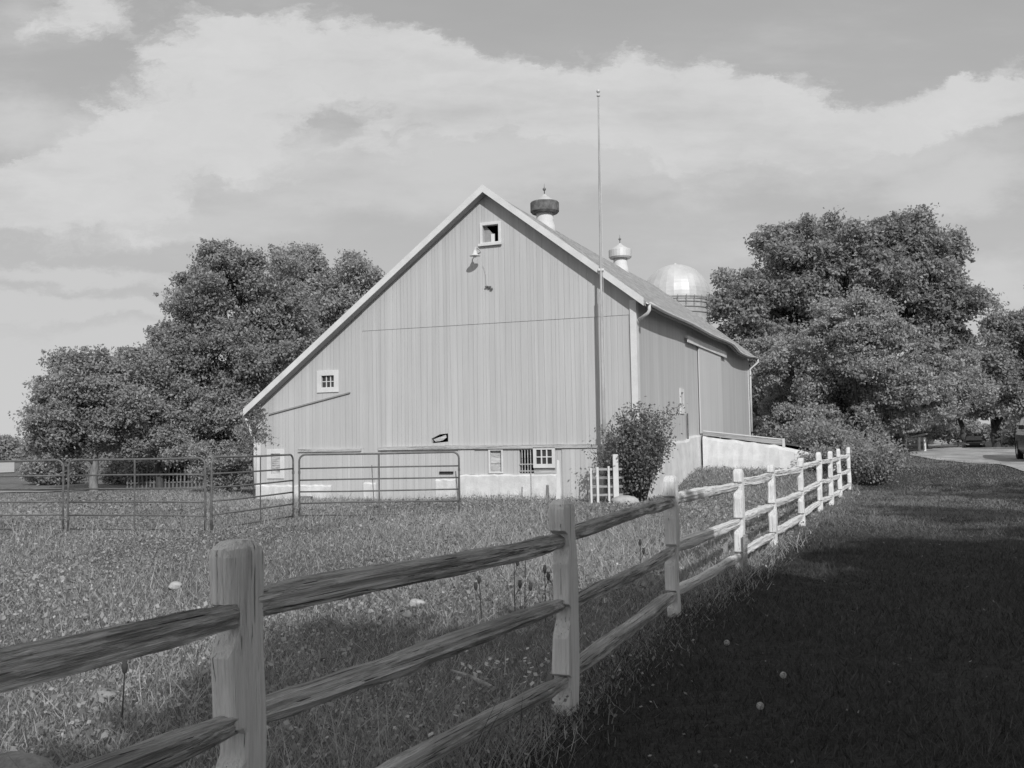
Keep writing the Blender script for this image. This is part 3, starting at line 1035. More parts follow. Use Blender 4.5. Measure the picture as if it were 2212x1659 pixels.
def build_fence():
    root = empty('split_rail_fence', (POSTS[1][0], POSTS[1][1], 0), label='white painted split rail fence with three rough rails running beside the lawn', cat='fence')
    ox, oy = POSTS[1]
    for i, (x, y) in enumerate(POSTS):
        a = POSTS[max(0, i - 1)]
        c = POSTS[min(len(POSTS) - 1, i + 1)]
        ang = math.atan2(c[1] - a[1], c[0] - a[0])
        top = TOPS[i]
        n = 60
        zs = np.linspace(-0.25, top, n)
        hw = 0.098 + smooth_noise(n, 0.004, 8)        # half size along the fence
        hd = 0.052 + smooth_noise(n, 0.003, 8)        # half size across
        bx = smooth_noise(n, 0.006 if i not in (2, 5) else 0.013, 7)
        by = smooth_noise(n, 0.004, 7)
        edge = np.random.default_rng(100 + i).normal(size=24) * 0.0035
        rings = []
        for k, z in enumerate(zs):
            tp = max(0.0, 1 - (top - z) / 0.065)
            sh = math.sqrt(max(0.0, 1 - tp * tp)) if tp > 0 else 1.0
            sh = max(sh, 0.02)
            w0 = hw[k] * (0.50 + 0.50 * sh)
            d0 = hd[k] * (0.62 + 0.38 * sh)
            if z < 0.12:
                w0 *= 1.0 - 0.10 * random.random()
            notch_b = notch_f = 0.0
            for zr in RZ:                              # mortise: chamfered cut under and behind each rail
                zb = zr - 0.055
                if zb <= z <= zr + 0.03:
                    notch_b = max(notch_b, 0.055)
                elif zb - 0.10 <= z < zb:
                    notch_b = max(notch_b, 0.055 * (1 - (zb - z) / 0.10))
            ring = []
            for m_ in range(24):
                t = 2 * math.pi * m_ / 24
                cs, sn = math.cos(t), math.sin(t)
                q = 1.0 / (abs(cs) ** 7 + abs(sn) ** 7) ** (1 / 7)      # rounded rectangle
                px, py = w0 * q * cs, d0 * q * sn
                e = edge[m_]
                px += e * cs
                py += e * sn
                if px < 0:
                    px = max(px, -w0 + notch_b)
                ring.append((px + bx[k], py + by[k], z))
            rings.append(ring)
        o = MB().loft(rings).build('post', M['post'], root)
        o.location = (x - ox, y - oy, Hs(x, y))
        o.rotation_euler = (random.uniform(-0.012, 0.012), random.uniform(-0.012, 0.012), ang)
    for i in range(len(POSTS) - 1):
        a, c = np.array(POSTS[i]), np.array(POSTS[i + 1])
        L = float(np.linalg.norm(c - a))
        ang = math.atan2(c[1] - a[1], c[0] - a[0])
        for r_, zr in enumerate(RZ):
            seed = int(rng.integers(1e9))
            q = np.random.default_rng(seed)
            n = 54
            l0, l1 = 0.06, L - 0.05
            xs = np.linspace(l0, l1, n)
            hz = 0.049 + smooth_noise(n, 0.0028, 8)
            hy = 0.043 + smooth_noise(n, 0.0025, 8)
            cz = smooth_noise(n, 0.006, 14)
            cy = smooth_noise(n, 0.005, 14)
            cz -= np.linspace(cz[0], cz[-1], n)
            cy -= np.linspace(cy[0], cy[-1], n)
            tw = q.uniform(-0.3, 0.3) + np.linspace(0, q.uniform(-0.2, 0.2), n)
            npt = 18
            # hewn outline: a few flats with a crest along the top
            shape = np.array([1.0 / max(abs(math.cos(2 * math.pi * k / npt)), abs(math.sin(2 * math.pi * k / npt))) ** 0.72 for k in range(npt)])
            shape *= 1 + q.normal(size=npt) * 0.075
            rings = []
            loc = np.array([smooth_noise(n, 0.0028, 2) for _ in range(npt)])
            for _ in range(q.integers(1, 4)):          # splintered step where a cleft ran out
                k0, m0 = int(q.integers(6, n - 6)), int(q.integers(0, npt))
                for dm in range(-2, 3):
                    loc[(m0 + dm) % npt, k0:] -= q.uniform(0.004, 0.010) * (1 - abs(dm) / 3)
            for k in range(n):
                e0 = min(1.0, (xs[k] - l0) / 0.22)
                e1 = min(1.0, (l1 - xs[k]) / 0.30)
                tz = 0.74 + 0.26 * min(e0, e1)
                ty = 0.70 + 0.30 * min(e0, e1)
                ring = []
                for m_ in range(npt):
                    t = 2 * math.pi * m_ / npt
                    ry, rz = hy[k] * ty * shape[m_] * math.cos(t), hz[k] * tz * shape[m_] * math.sin(t)
                    ry += loc[m_, k] * math.cos(t)
                    rz += loc[m_, k] * math.sin(t)
                    cs, sn = math.cos(tw[k] * 0.5), math.sin(tw[k] * 0.5)
                    ring.append((xs[k], cy[k] + ry * cs - rz * sn, cz[k] + ry * sn + rz * cs))
                rings.append(ring)
            o = MB().loft(rings).build('rail', M['rail'] if i < 3 else M['rail_white'], root)
            za, zc = Hs(*a), Hs(*c)
            dz0 = 0.012 + (0.05 if (i == 1 and r_ == 1) else 0.08 if (i == 0 and r_ == 1) else 0)
            o.location = (a[0] - ox, a[1] - oy, za + zr + dz0)
            o.rotation_euler = (0, -math.atan2(zc - za - 0.03, L), ang)
    # two short stakes propping the fourth post
    x, y = POSTS[4]
    for (dx, dy, h) in ((-0.19, -0.02, 0.40), (0.02, -0.15, 0.46)):
        o = MB().box(-0.035, 0.035, -0.015, 0.015, -0.2, h).build('stake', M['timber'], root)
        o.location = (x + dx - ox, y + dy - oy, Hs(x, y))
        o.rotation_euler = (0.03, 0.02, 1.0)


build_fence()


# ------------------------------------------------------------------ tube gates of the paddock
def gate_panel(a, c, label, mid=0.5):
    a, c = np.array(a, float), np.array(c, float)
    L = float(np.linalg.norm(c - a))
    ang = math.atan2(c[1] - a[1], c[0] - a[0])
    g = empty('tube_gate', (a[0], a[1], Hs(*a)), ang, label=label, cat='gate', group='tube gate panels round the paddock')
    zt, zb, r = 1.41, 0.075, 0.021
    q = 0.14
    arc0 = [(q - q * math.sin(R(90) * k / 6), 0, zt - q + q * math.cos(R(90) * k / 6)) for k in range(7)]
    arc1 = [(L - q + q * math.sin(R(90) * k / 6), 0, zt - q + q * math.cos(R(90) * k / 6)) for k in range(7)]
    pts = [(0, 0, -0.1)] + [(0, 0, 0.6)] + arc0[::-1] + [(L / 2, 0, zt - 0.008)] + arc1 + [(L, 0, 0.6), (L, 0, -0.1)]
    MB().tube(pts, r, 10).build('frame', M['gate'], g, smooth=True)
    for z in (1.105, 0.85, 0.595, 0.34, 0.08):
        sg = random.uniform(-0.015, 0.012)
        MB().tube([(0.018, 0, z), (L * 0.3, 0, z + sg), (L * 0.7, 0, z + sg * 0.6), (L - 0.018, 0, z)], 0.017, 8).build('bar', M['gate'], g, smooth=True)
    MB().box(L * mid - 0.018, L * mid + 0.018, -0.024, -0.018, -0.05, 1.40).build('brace', M['gate'], g)
    for x in (0, L):
        for z in (1.02, 0.28):
            MB().tube([(x, 0, z - 0.03), (x, 0, z + 0.03)], 0.027, 8).build('collar', M['gate'], g)
    return g


gate_panel((-11.85, 19.9), (-8.86, 19.65), 'leftmost metal tube gate panel, cut off by the picture edge')
gate_panel((-8.67, 19.45), (-5.76, 18.65), 'metal tube gate panel in front of the small trees and picket fence')
gate_panel((-5.64, 18.65), (-4.80, 21.75), 'metal tube gate panel seen at a slant beside the barn corner', 0.55)
gate_panel((-4.72, 22.0), (-1.2, 22.0), 'metal tube gate panel standing square in front of the stable doors')


# ------------------------------------------------------------------ foliage
def quads_from(C, A, B):
    """diamond leaves: centre, half-length vector, half-width vector"""
    n = len(C)
    V = np.empty((n, 4, 3), np.float32)
    V[:, 0] = C - A
    V[:, 1] = C + B - A * 0.1
    V[:, 2] = C + A
    V[:, 3] = C - B - A * 0.1
    return V.reshape(-1, 3), np.arange(n * 4, dtype=np.int32).reshape(n, 4)


def unit(v):
    return v / (np.linalg.norm(v, axis=-1, keepdims=True) + 1e-9)


def leaves(C, size, up=0.6, aspect=0.55, out=None):
    n = len(C)
    N = rng.normal(size=(n, 3)) + np.array([0, 0, up])
    if out is not None:
        N = N + out * 0.7
    N = unit(N)
    T = unit(np.cross(N, rng.normal(size=(n, 3))))
    T[:, 2] -= 0.25
    T = unit(T)
    B = unit(np.cross(N, T))
    s = size * rng.uniform(0.6, 1.25, n)
    return quads_from(C, T * (s * 0.5)[:, None], B * (s * aspect * 0.5)[:, None])


def crown_points(lobes, n_clumps, per, spread, fill=0.25, floor=0.3):
    # break every measured lobe into boughs so that the outline is uneven and the surface has hollows
    sub = []
    for l in lobes:
        l = np.array(l, float)
        m = 20
        for k in range(m):
            d = unit(rng.normal(size=3) * np.array([1, 1, 0.9]))
            f = rng.uniform(0.50, 0.98)
            c = l[:3] + d * l[3:6] * f
            rr = l[3:6].mean() * rng.uniform(0.13, 0.30)
            sub.append([c[0], c[1], c[2], rr * 1.15, rr * 1.15, rr * 0.88])
    Sb = np.array(sub)
    vol = (Sb[:, 3] * Sb[:, 4] * Sb[:, 5]) ** (2 / 3)
    idx = rng.choice(len(Sb), n_clumps, p=vol / vol.sum())
    Lb = Sb[idx]
    d = unit(rng.normal(size=(n_clumps, 3)) + np.array([0, 0, 0.25]))
    rad = np.where(rng.random(n_clumps) < fill, rng.uniform(0.2, 0.85, n_clumps), 1 + np.clip(rng.normal(0, 0.12, n_clumps), -0.3, 0.2))
    P = Lb[:, :3] + d * Lb[:, 3:6] * rad[:, None]
    spr = rng.random(n_clumps) < 0.16                       # loose shoots standing out of the outline
    P[spr] = Lb[spr, :3] + unit(d[spr] + np.array([0, 0, 0.5])) * Lb[spr, 3:6] * rng.uniform(1.15, 1.75, spr.sum())[:, None]
    csize = spread * np.where(spr, rng.uniform(0.18, 0.42, n_clumps), rng.uniform(0.35, 0.95, n_clumps))
    ctone = rng.normal(0, 0.09, n_clumps)
    ii = np.repeat(np.arange(n_clumps), per)
    off = np.clip(rng.normal(size=(len(ii), 3)), -1.7, 1.7) * np.array([1, 1, 0.7])
    Q = P[ii] + off * csize[ii][:, None]
    outd = d[ii]
    tone = 0.5 + ctone[ii] + rng.normal(0, 0.17, len(ii))
    keep = (Q[:, 2] > floor) & ~(spr[ii] & (rng.random(len(ii)) < 0.55))
    return Q[keep], outd[keep], np.clip(tone[keep], 0.05, 1.0), P


def limb_tubes(mb, base, top, r0, lobes, P, n_twigs, rseed):
    q = random.Random(rseed)
    b = Vector(base)
    t = Vector(top)
    k = 7
    pts = [b.lerp(t, i / k) + Vector((q.uniform(-1, 1), q.uniform(-1, 1), 0)) * r0 * 0.7 * (i > 0) for i in range(k + 1)]
    mb.tube([pts[0] - Vector((0, 0, 0.3))] + pts, [r0 * 1.5] + [r0 * (1.2 - 0.75 * i / k) for i in range(k + 1)], 10)
    for l in lobes:
        c = Vector(l[:3])
        s = pts[min(k, 2 + q.randrange(k - 1))]
        m1 = s.lerp(c, 0.5) + Vector((q.uniform(-.4, .4), q.uniform(-.4, .4), q.uniform(0.1, 0.6)))
        mb.tube([s, m1, c + Vector((0, 0, l[5] * 0.4))], [r0 * 0.5, r0 * 0.3, r0 * 0.1], 7)
    sel = [P[q.randrange(len(P))] for _ in range(n_twigs)]
    lc = [Vector(l[:3]) for l in lobes]
    for p in sel:
        p = Vector(p)
        c = min(lc, key=lambda v: (v - p).length)
        m1 = c.lerp(p, 0.55) + Vector((q.uniform(-.2, .2), q.uniform(-.2, .2), q.uniform(-.1, .25)))
        mb.tube([c, m1, p], [r0 * 0.16, r0 * 0.10, r0 * 0.03], 5)


def tree(name, label, cat, base, lobes, clumps, per, spread, leaf, mat, trunk_r, bark='bark', fill=0.25, group=None, up=0.5,
         twigs=40, floor=0.3, trunk_top=None, dens=1.0):
    bz = Hs(base[0], base[1])
    root = empty(name, (base[0], base[1], bz), label=label, cat=cat, group=group)
    Q, od, tone, P = crown_points(lobes, int(clumps * 1.25), int(per * 1.6 * dens), spread, fill, floor + bz)
    o = np.array([base[0], base[1], bz])
    V, F = leaves((Q - o).astype(np.float32), leaf * 0.95, up, out=od)
    np_mesh('crown', V, F, mat, root, tone)
    mb = MB()
    lz = np.array(lobes, float)
    if trunk_top is None:
        c = lz[:, :3].mean(0)
        trunk_top = (c[0] * 0.6 + base[0] * 0.4, c[1] * 0.6 + base[1] * 0.4, c[2])
    rel = [(l[0] - o[0], l[1] - o[1], l[2] - o[2], l[3], l[4], l[5]) for l in lobes]
    limb_tubes(mb, (0, 0, 0), tuple(np.array(trunk_top) - o), trunk_r, rel, P - o, twigs, int(abs(base[0] * 100)))
    mb.build('trunk', M[bark], root, smooth=True)
    return root


def LB(px, py, rx, ry, Y, ky=0.9):
    """lobe measured on the photograph at depth Y -> world ellipsoid"""
    c = at(px, py, Y)
    k = Y / FPX
    return (c[0], c[1], c[2], rx * k, (rx + ry) * 0.5 * k * ky, ry * k)


# left group
tree('fruit_tree', 'low round fruit tree with a forked pale trunk at the far left', 'tree', (at(203, 1050, 41)[0], 41),
     [LB(185, 880, 110, 110, 41), LB(120, 930, 80, 75, 40.5), LB(250, 900, 100, 110, 41), LB(200, 815, 75, 65, 41), LB(140, 850, 60, 60, 41)],
     1150, 36, 0.30, 0.15, M['leaf_b'], 0.16, 'bark_pale', twigs=40, floor=0.9)
tree('fruit_tree', 'low bushy fruit tree between the forked trunk and the tall dark tree', 'tree', (at(345, 1040, 42.5)[0], 42.5),
     [LB(335, 870, 100, 110, 42.5), LB(300, 800, 60, 60, 42.5), LB(380, 930, 90, 70, 42), LB(330, 950, 120, 55, 42)],
     850, 36, 0.30, 0.15, M['leaf_b'], 0.15, twigs=40, floor=0.8)
tree('broadleaf_tree', 'tall dark leafy tree standing left of the barn roof', 'tree', (at(505, 1040, 44)[0], 44),
     [LB(490, 640, 120, 95, 44), LB(500, 580, 70, 55, 44), LB(420, 720, 85, 80, 44), LB(540, 760, 140, 120, 44.5), LB(440, 830, 110, 100, 44),
      LB(520, 900, 120, 100, 44), LB(600, 660, 90, 90, 45), LB(370, 760, 55, 50, 43.5)],
     2500, 40, 0.33, 0.16, M['leaf_a'], 0.24, twigs=60, floor=0.9)
tree('broadleaf_tree', 'paler leafy tree rising behind the left barn roof slope', 'tree', (at(690, 1040, 52)[0], 52),
     [LB(690, 610, 120, 75, 52), LB(640, 570, 60, 48, 52), LB(765, 620, 65, 70, 52), LB(650, 720, 130, 110, 52), LB(600, 820, 110, 100, 51), LB(780, 700, 60, 80, 52)],
     1900, 38, 0.36, 0.18, M['leaf_c'], 0.25, twigs=50)
tree('hedge_bush', 'dense bush at the foot of the barn left corner', 'bush', (at(520, 1060, 36)[0], 36),
     [LB(515, 1000, 60, 60, 36), LB(470, 1015, 60, 45, 36.5), LB(540, 960, 30, 60, 36), LB(420, 985, 60, 30, 37)],
     420, 34, 0.20, 0.11, M['leaf_b'], 0.05, twigs=30, floor=0.02)
for k, (px, py, rx, ry, Y) in enumerate(((300, 1005, 60, 34, 49), (410, 1000, 70, 40, 50), (120, 1010, 50, 26, 50))):
    tree('undergrowth_bush', ['dark bush behind the picket fence, left of the tall tree', 'dark bush behind the picket fence nearest the barn',
                              'dark bush under the forked fruit tree'][k], 'bush', (at(px, 1030, Y)[0], Y),
         [LB(px, py, rx, ry, Y), LB(px + rx * 0.6, py + 8, rx * 0.7, ry * 0.8, Y + 0.6), LB(px - rx * 0.6, py + 8, rx * 0.7, ry * 0.8, Y + 0.6)],
         300, 26, 0.4, 0.20, M['leaf_a'], 0.06, twigs=14, floor=0.0, group='dark bushes behind the picket fence')
# far hedge line on the left horizon
for k, (px, py, rx, ry) in enumerate(((-30, 965, 45, 30), (18, 972, 32, 26), (58, 980, 26, 18))):
    tree('distant_tree', ['far rounded tree at the left picture edge', 'far tree on the left horizon, second from the edge',
                          'smallest far tree, beside the low fruit tree'][k], 'tree', (at(px, 1000, 150)[0], 150),
         [LB(px, py, rx, ry, 150), LB(px + 8, py + 12, rx * 0.9, ry * 0.7, 150)], 160, 30, 0.8, 0.55, M['leaf_b'], 0.3, twigs=8,
         group='far trees on the left horizon')

# right group
tree('maple_tree', 'huge dense maple with a domed crown behind the barn', 'tree', (at(1830, 960, 56)[0], 56),
     [LB(1830, 575, 165, 95, 56), LB(1720, 580, 110, 90, 55), LB(1960, 570, 140, 100, 56), LB(1600, 640, 80, 55, 55), LB(2040, 650, 75, 90, 56),
      LB(1700, 680, 140, 80, 56), LB(1870, 680, 180, 110, 57), LB(1620, 740, 90, 80, 54), LB(1790, 510, 85, 42, 56), LB(1930, 510, 75, 42, 56), LB(2000, 540, 75, 60, 56), LB(1695, 530, 65, 48, 56), LB(2045, 620, 55, 65, 56),
      LB(2045, 740, 55, 65, 57), LB(1680, 800, 110, 90, 56), LB(1650, 890, 80, 60, 55)],
     3300, 40, 0.42, 0.24, M['leaf_a'], 0.42, twigs=90)
tree('young_tree', 'paler fine-leaved tree in front of the big maple', 'tree', (at(1860, 985, 43)[0], 43),
     [LB(1840, 720, 90, 85, 43), LB(1760, 800, 110, 90, 45.5), LB(1900, 790, 120, 100, 43), LB(1720, 890, 80, 45, 49), LB(1830, 880, 130, 65, 44),
      LB(1690, 850, 65, 50, 48.5), LB(1675, 775, 50, 60, 50), LB(1980, 850, 100, 85, 43), LB(2070, 830, 70, 70, 43.5), LB(1900, 690, 60, 50, 43), LB(1790, 690, 40, 60, 45)],
     2900, 40, 0.27, 0.155, M['leaf_c'], 0.16, twigs=90, floor=0.9)
tree('roadside_tree', 'tree at the right picture edge overhanging the far driveway', 'tree', (at(2225, 975, 60)[0], 60),
     [LB(2190, 720, 60, 75, 60), LB(2260, 690, 80, 80, 60), LB(2160, 800, 70, 70, 59), LB(2200, 855, 80, 42, 58), LB(2280, 820, 90, 100, 60)],
     1300, 38, 0.40, 0.22, M['leaf_b'], 0.3, twigs=40)
for k, (px, py, rx, ry, Y) in enumerate(((2060, 868, 70, 36, 104), (2150, 850, 90, 50, 86), (2240, 840, 80, 65, 72), (2010, 885, 50, 26, 120), (1950, 900, 60, 50, 95))):
    tree('wood_edge_tree', ['dark tree above the distant parked car', 'dark spreading tree right of the distant parked car',
                            'dark tree behind the car at the picture edge', 'dark tree over the far end of the driveway',
                            'dark tree behind the small white rail'][k], 'tree', (at(px + (25 if k == 0 else 0), 960, Y)[0], Y),
         [LB(px, py, rx, ry, Y), LB(px - rx * 0.4, py + ry * 0.2, rx * 0.6, ry * 0.7, Y - 2), LB(px + rx * 0.5, py + ry * 0.3, rx * 0.6, ry * 0.6, Y - 2),
          LB(px, py - ry * 0.8, rx * 0.7, ry * 0.6, Y + 1)],
         620, 30, 0.62, 0.36, M['leaf_a'], 0.3, twigs=16, group='dark trees round the far driveway')
# solid understorey far behind, so that no bare horizon shows under the crowns
for k, (px, py, rx, ry, Y) in enumerate(((1560, 900, 90, 90, 74), (1680, 930, 110, 60, 66), (1830, 930, 90, 60, 70), (2200, 930, 45, 30, 100), (2070, 926, 60, 18, 112), (2255, 930, 60, 40, 79), (1640, 860, 80, 80, 80))):
    tree('undergrowth_bush', ['dark bush hidden behind the far barn corner', 'dark bush between barn and young tree', 'dark bush under the big maple',
                              'dark bush beside the distant parked car', 'bush closing the view at the driveway end', 'dark bush behind the car at the picture edge', 'tall dark bush seen past the barn end'][k], 'bush',
         (at(px, 960, Y)[0], Y), [LB(px, py, rx, ry, Y), LB(px + rx * 0.5, py + 10, rx * 0.7, ry * 0.8, Y + 1.5), LB(px - rx * 0.5, py + 8, rx * 0.7, ry * 0.8, Y + 1)],
         420, 30, 0.5, 0.34, M['leaf_a'], 0.12, twigs=10, floor=0.0, group='dark bushes under the trees on the right')


# shrub by the flagpole
def shrub(name, label, cx, cy, w, h, n, leaf, mat, stems, bark, twig_r=0.012, leafy=(0.15, 1.0), spread=0.10):
    z0 = Hs(cx, cy)
    root = empty(name, (cx, cy, z0), label=label, cat='shrub')
    mb = MB()
    pts = []
    for k in range(stems):
        a = random.uniform(0, 2 * math.pi)
        r1 = random.uniform(0.25, 1.0) * w * 0.5
        hh = h * random.uniform(0.45, 1.0) * (1.0 - 0.30 * (r1 / (w * 0.5)) ** 2)
        b = Vector((math.cos(a) * r1 * 0.18, math.sin(a) * r1 * 0.18, -0.05))
        t = Vector((math.cos(a) * r1, math.sin(a) * r1, hh))
        m1 = b.lerp(t, 0.5) + Vector((random.uniform(-.1, .1), random.uniform(-.1, .1), hh * 0.10))
        mb.tube([b, m1, t], [twig_r * 1.6, twig_r, twig_r * 0.3], 6)
        for j in range(4):
            f = random.uniform(0.3, 0.95)
            s = (b.lerp(m1, f * 2) if f < 0.5 else m1.lerp(t, f * 2 - 1))
            e = s + Vector((random.uniform(-.35, .35), random.uniform(-.35, .35), random.uniform(0.1, 0.45)))
            mb.tube([s, s.lerp(e, 0.5) + Vector((0, 0, 0.03)), e], [twig_r * 0.7, twig_r * 0.5, twig_r * 0.2], 5)
            for _ in range(3):
                g = random.random()
                pts.append(s.lerp(e, g))
        for _ in range(6):
            f = random.uniform(*leafy)
            pts.append(b.lerp(m1, f * 2) if f < 0.5 else m1.lerp(t, f * 2 - 1))
    P = np.array([tuple(p) for p in pts])
    P = P[(P[:, 2] > h * leafy[0] * 0.5) & (P[:, 2] < h * leafy[1] * 1.05)]
    i = rng.integers(0, len(P), n)
    C = P[i] + rng.normal(size=(n, 3)) * spread
    C = C[C[:, 2] > 0.02]
    V, F = leaves(C.astype(np.float32), leaf, 0.4, 0.6)
    np_mesh('foliage', V, F, mat, root, np.clip(0.5 + rng.normal(0, 0.2, len(F)), 0.05, 1))
    mb.build('stems', bark, root, smooth=True)
    return root


c = at(1372, 1075, 26.3)
shrub('corner_shrub', 'upright leafy shrub growing against the barn corner by the flagpole', c[0] + 0.12, 26.45, 2.8, 2.9, 11500, 0.085, M['leaf_s'], 44, M['bark'], spread=0.12)
shrub('bare_shrub', 'wide twiggy half-bare shrub at the far end of the rail fence', 11.0, 30.6, 2.9, 1.75, 5200, 0.095, M['leaf_a'], 30, M['bark_pale'], 0.021, (0.0, 0.8), 0.14)
shrub('low_shrub', 'low leafy shrub at the foot of the white ramp wall', 10.0, 32.6, 1.6, 0.75, 2600, 0.08, M['leaf_b'], 26, M['bark'], 0.008, (0.1, 1.0), 0.09)
shrub('ramp_shrub', 'dark spreading shrub on the ramp behind the white wall', 11.4, 37.2, 4.6, 1.7, 8000, 0.13, M['leaf_a'], 60, M['bark'], 0.014, (0.05, 1.0), 0.2)

# climbing vine on the low barn corner
vx = empty('climbing_vine', barn_world(-12.3, -0.2, 0), -BA, label='sparse climbing vine on the low left corner of the barn', cat='vine')
mbv = MB()
vp = []
for k in range(9):
    s0 = Vector((random.uniform(-0.2, 0.05), -0.05, random.uniform(2.0, 2.75)))
    e0 = s0 + Vector((random.uniform(0.25, 0.95), random.uniform(-0.05, 0.05), random.uniform(-0.5, 0.35)))
    e0.z = min(e0.z, roof_under(-12.3 + e0.x) - 0.15)
    m0 = s0.lerp(e0, 0.5) + Vector((0, -0.04, 0.08))
    mbv.tube([s0, m0, e0], [0.008, 0.006, 0.003], 5)
    vp += [s0.lerp(e0, random.random()) + Vector((0, -0.04, 0)) for _ in range(26)]
mbv.tube([(-0.12, 0.05, -0.1), (-0.16, 0.02, 1.2), (-0.12, 0.0, 2.5), (0.0, -0.02, 2.75)], [0.02, 0.016, 0.012, 0.008], 6)
mbv.build('stem', M['bark'], vx)
VP = np.array([tuple(p) for p in vp])
VP = np.concatenate([VP, np.stack([rng.uniform(-0.5, -0.1, 260), rng.uniform(-0.2, 0.5, 260), rng.uniform(1.4, 2.7, 260)], 1)])
V, F = leaves((VP + rng.normal(size=VP.shape) * [0.06, 0.02, 0.06]).astype(np.float32), 0.10, 0.1, 0.7)
np_mesh('foliage', V, F, M['leaf_s'], vx, np.clip(0.5 + rng.normal(0, 0.2, len(F)), 0.05, 1))

# unseen trees beside and behind the viewpoint; several added just to deepen the shade
off = 1.0 / math.tan(SUN_EL)


def shade_tree(label, gx, gy, cz, r, clumps, per=34, leaf=0.26, rz=0.8):
    """tree whose crown shades the ground round (gx, gy)"""
    cx, cy = gx + SUN_AZ[0] * off * cz, gy + SUN_AZ[1] * off * cz
    lobes = []
    q = random.Random(int(gx * 31 + gy * 7 + 1000))
    lobes.append((cx, cy, cz, r * 0.72, r * 0.72, r * 0.62))
    for k in range(7):
        a = 2 * math.pi * k / 7 + q.uniform(-.3, .3)
        lobes.append((cx + math.cos(a) * r * 0.5, cy + math.sin(a) * r * 0.5, cz + q.uniform(-0.25, 0.3) * r, r * 0.5, r * 0.5, r * 0.42))
    return tree('shade_tree', label, 'tree', (cx, cy), lobes, clumps, per, 0.42, leaf * 1.3, M['leaf_a'], 0.28, twigs=30, fill=0.35, dens=0.5,
                group='shade trees behind the viewpoint')


shade_tree('broad shade tree just behind the viewpoint', 2.4, 2.6, 8.0, 4.5, 1700)
shade_tree('broad shade tree behind the viewpoint on the driveway side', 8.0, 7.2, 8.5, 5.0, 2000)
shade_tree('unseen low spreading tree added to keep sky light off the near lawn', 11.2, 11.6, 6.8, 3.8, 1200)
shade_tree('unseen young tree added overhead to darken the near lawn', 3.8, 8.2, 6.0, 3.0, 1300)
shade_tree('unseen small tree added overhead to darken the lawn edge', 6.6, 12.0, 5.0, 2.2, 700)
shade_tree('loose shade tree farther along the driveway', 10.8, 19.0, 8.0, 3.4, 140)
shade_tree('thin shade tree beside the driveway bend', 14.0, 25.5, 8.0, 3.4, 120)
shade_tree('unseen full tree added to shade the driveway bend', 25.5, 49.0, 9.0, 3.6, 260)
shade_tree('unseen full tree added to shade the far driveway', 32.0, 66.0, 9.0, 4.6, 900)
shade_tree('unseen full tree added to shade the distant parked car', 46.0, 97.0, 9.0, 5.0, 900)


# ------------------------------------------------------------------ grass
def in_barn(x, y):
    dx, dy = x - BQ[0], y - BQ[1]
    s = dx * BD2[0] + dy * BD2[1]
    t = dx * BD1[0] + dy * BD1[1]
    return (s > XL - 0.05) & (s < 0.14) & (t > -0.09) & (t < BL)


def scatter(n, r0, r1, amax=40, p=1.0):
    r = r0 + (r1 - r0) * rng.random(n) ** p
    a = np.radians(rng.uniform(-amax, amax, n))
    return r * np.sin(a), r * np.cos(a), r


def blades(x, y, h, w, lean=0.45):
    n = len(x)
    z = H(x, y) - 0.005
    b = np.stack([x, y, z], 1)
    a = rng.uniform(0, 2 * np.pi, n)
    side = np.stack([np.cos(a), np.sin(a), np.zeros(n)], 1) * (w * 0.5)[:, None]
    l = rng.normal(size=(n, 2)) * lean
    tip = b + np.stack([l[:, 0] * h, l[:, 1] * h, h], 1)
    V = np.empty((n, 4, 3), np.float32)
    V[:, 0] = b - side
    V[:, 1] = b + side
    V[:, 2] = tip + side * 0.25
    V[:, 3] = tip - side * 0.25
    return V.reshape(-1, 3), np.arange(n * 4, dtype=np.int32).reshape(n, 4)


def vnoise(x, y, f, seed):
    q = np.random.default_rng(seed)
    v = 0
    for k in range(6):
        a = q.uniform(0, 2 * np.pi)
        ff = f * q.uniform(0.6, 1.7)
        v = v + np.sin((x * np.cos(a) + y * np.sin(a)) * ff + q.uniform(0, 6.28))
    return v / 6


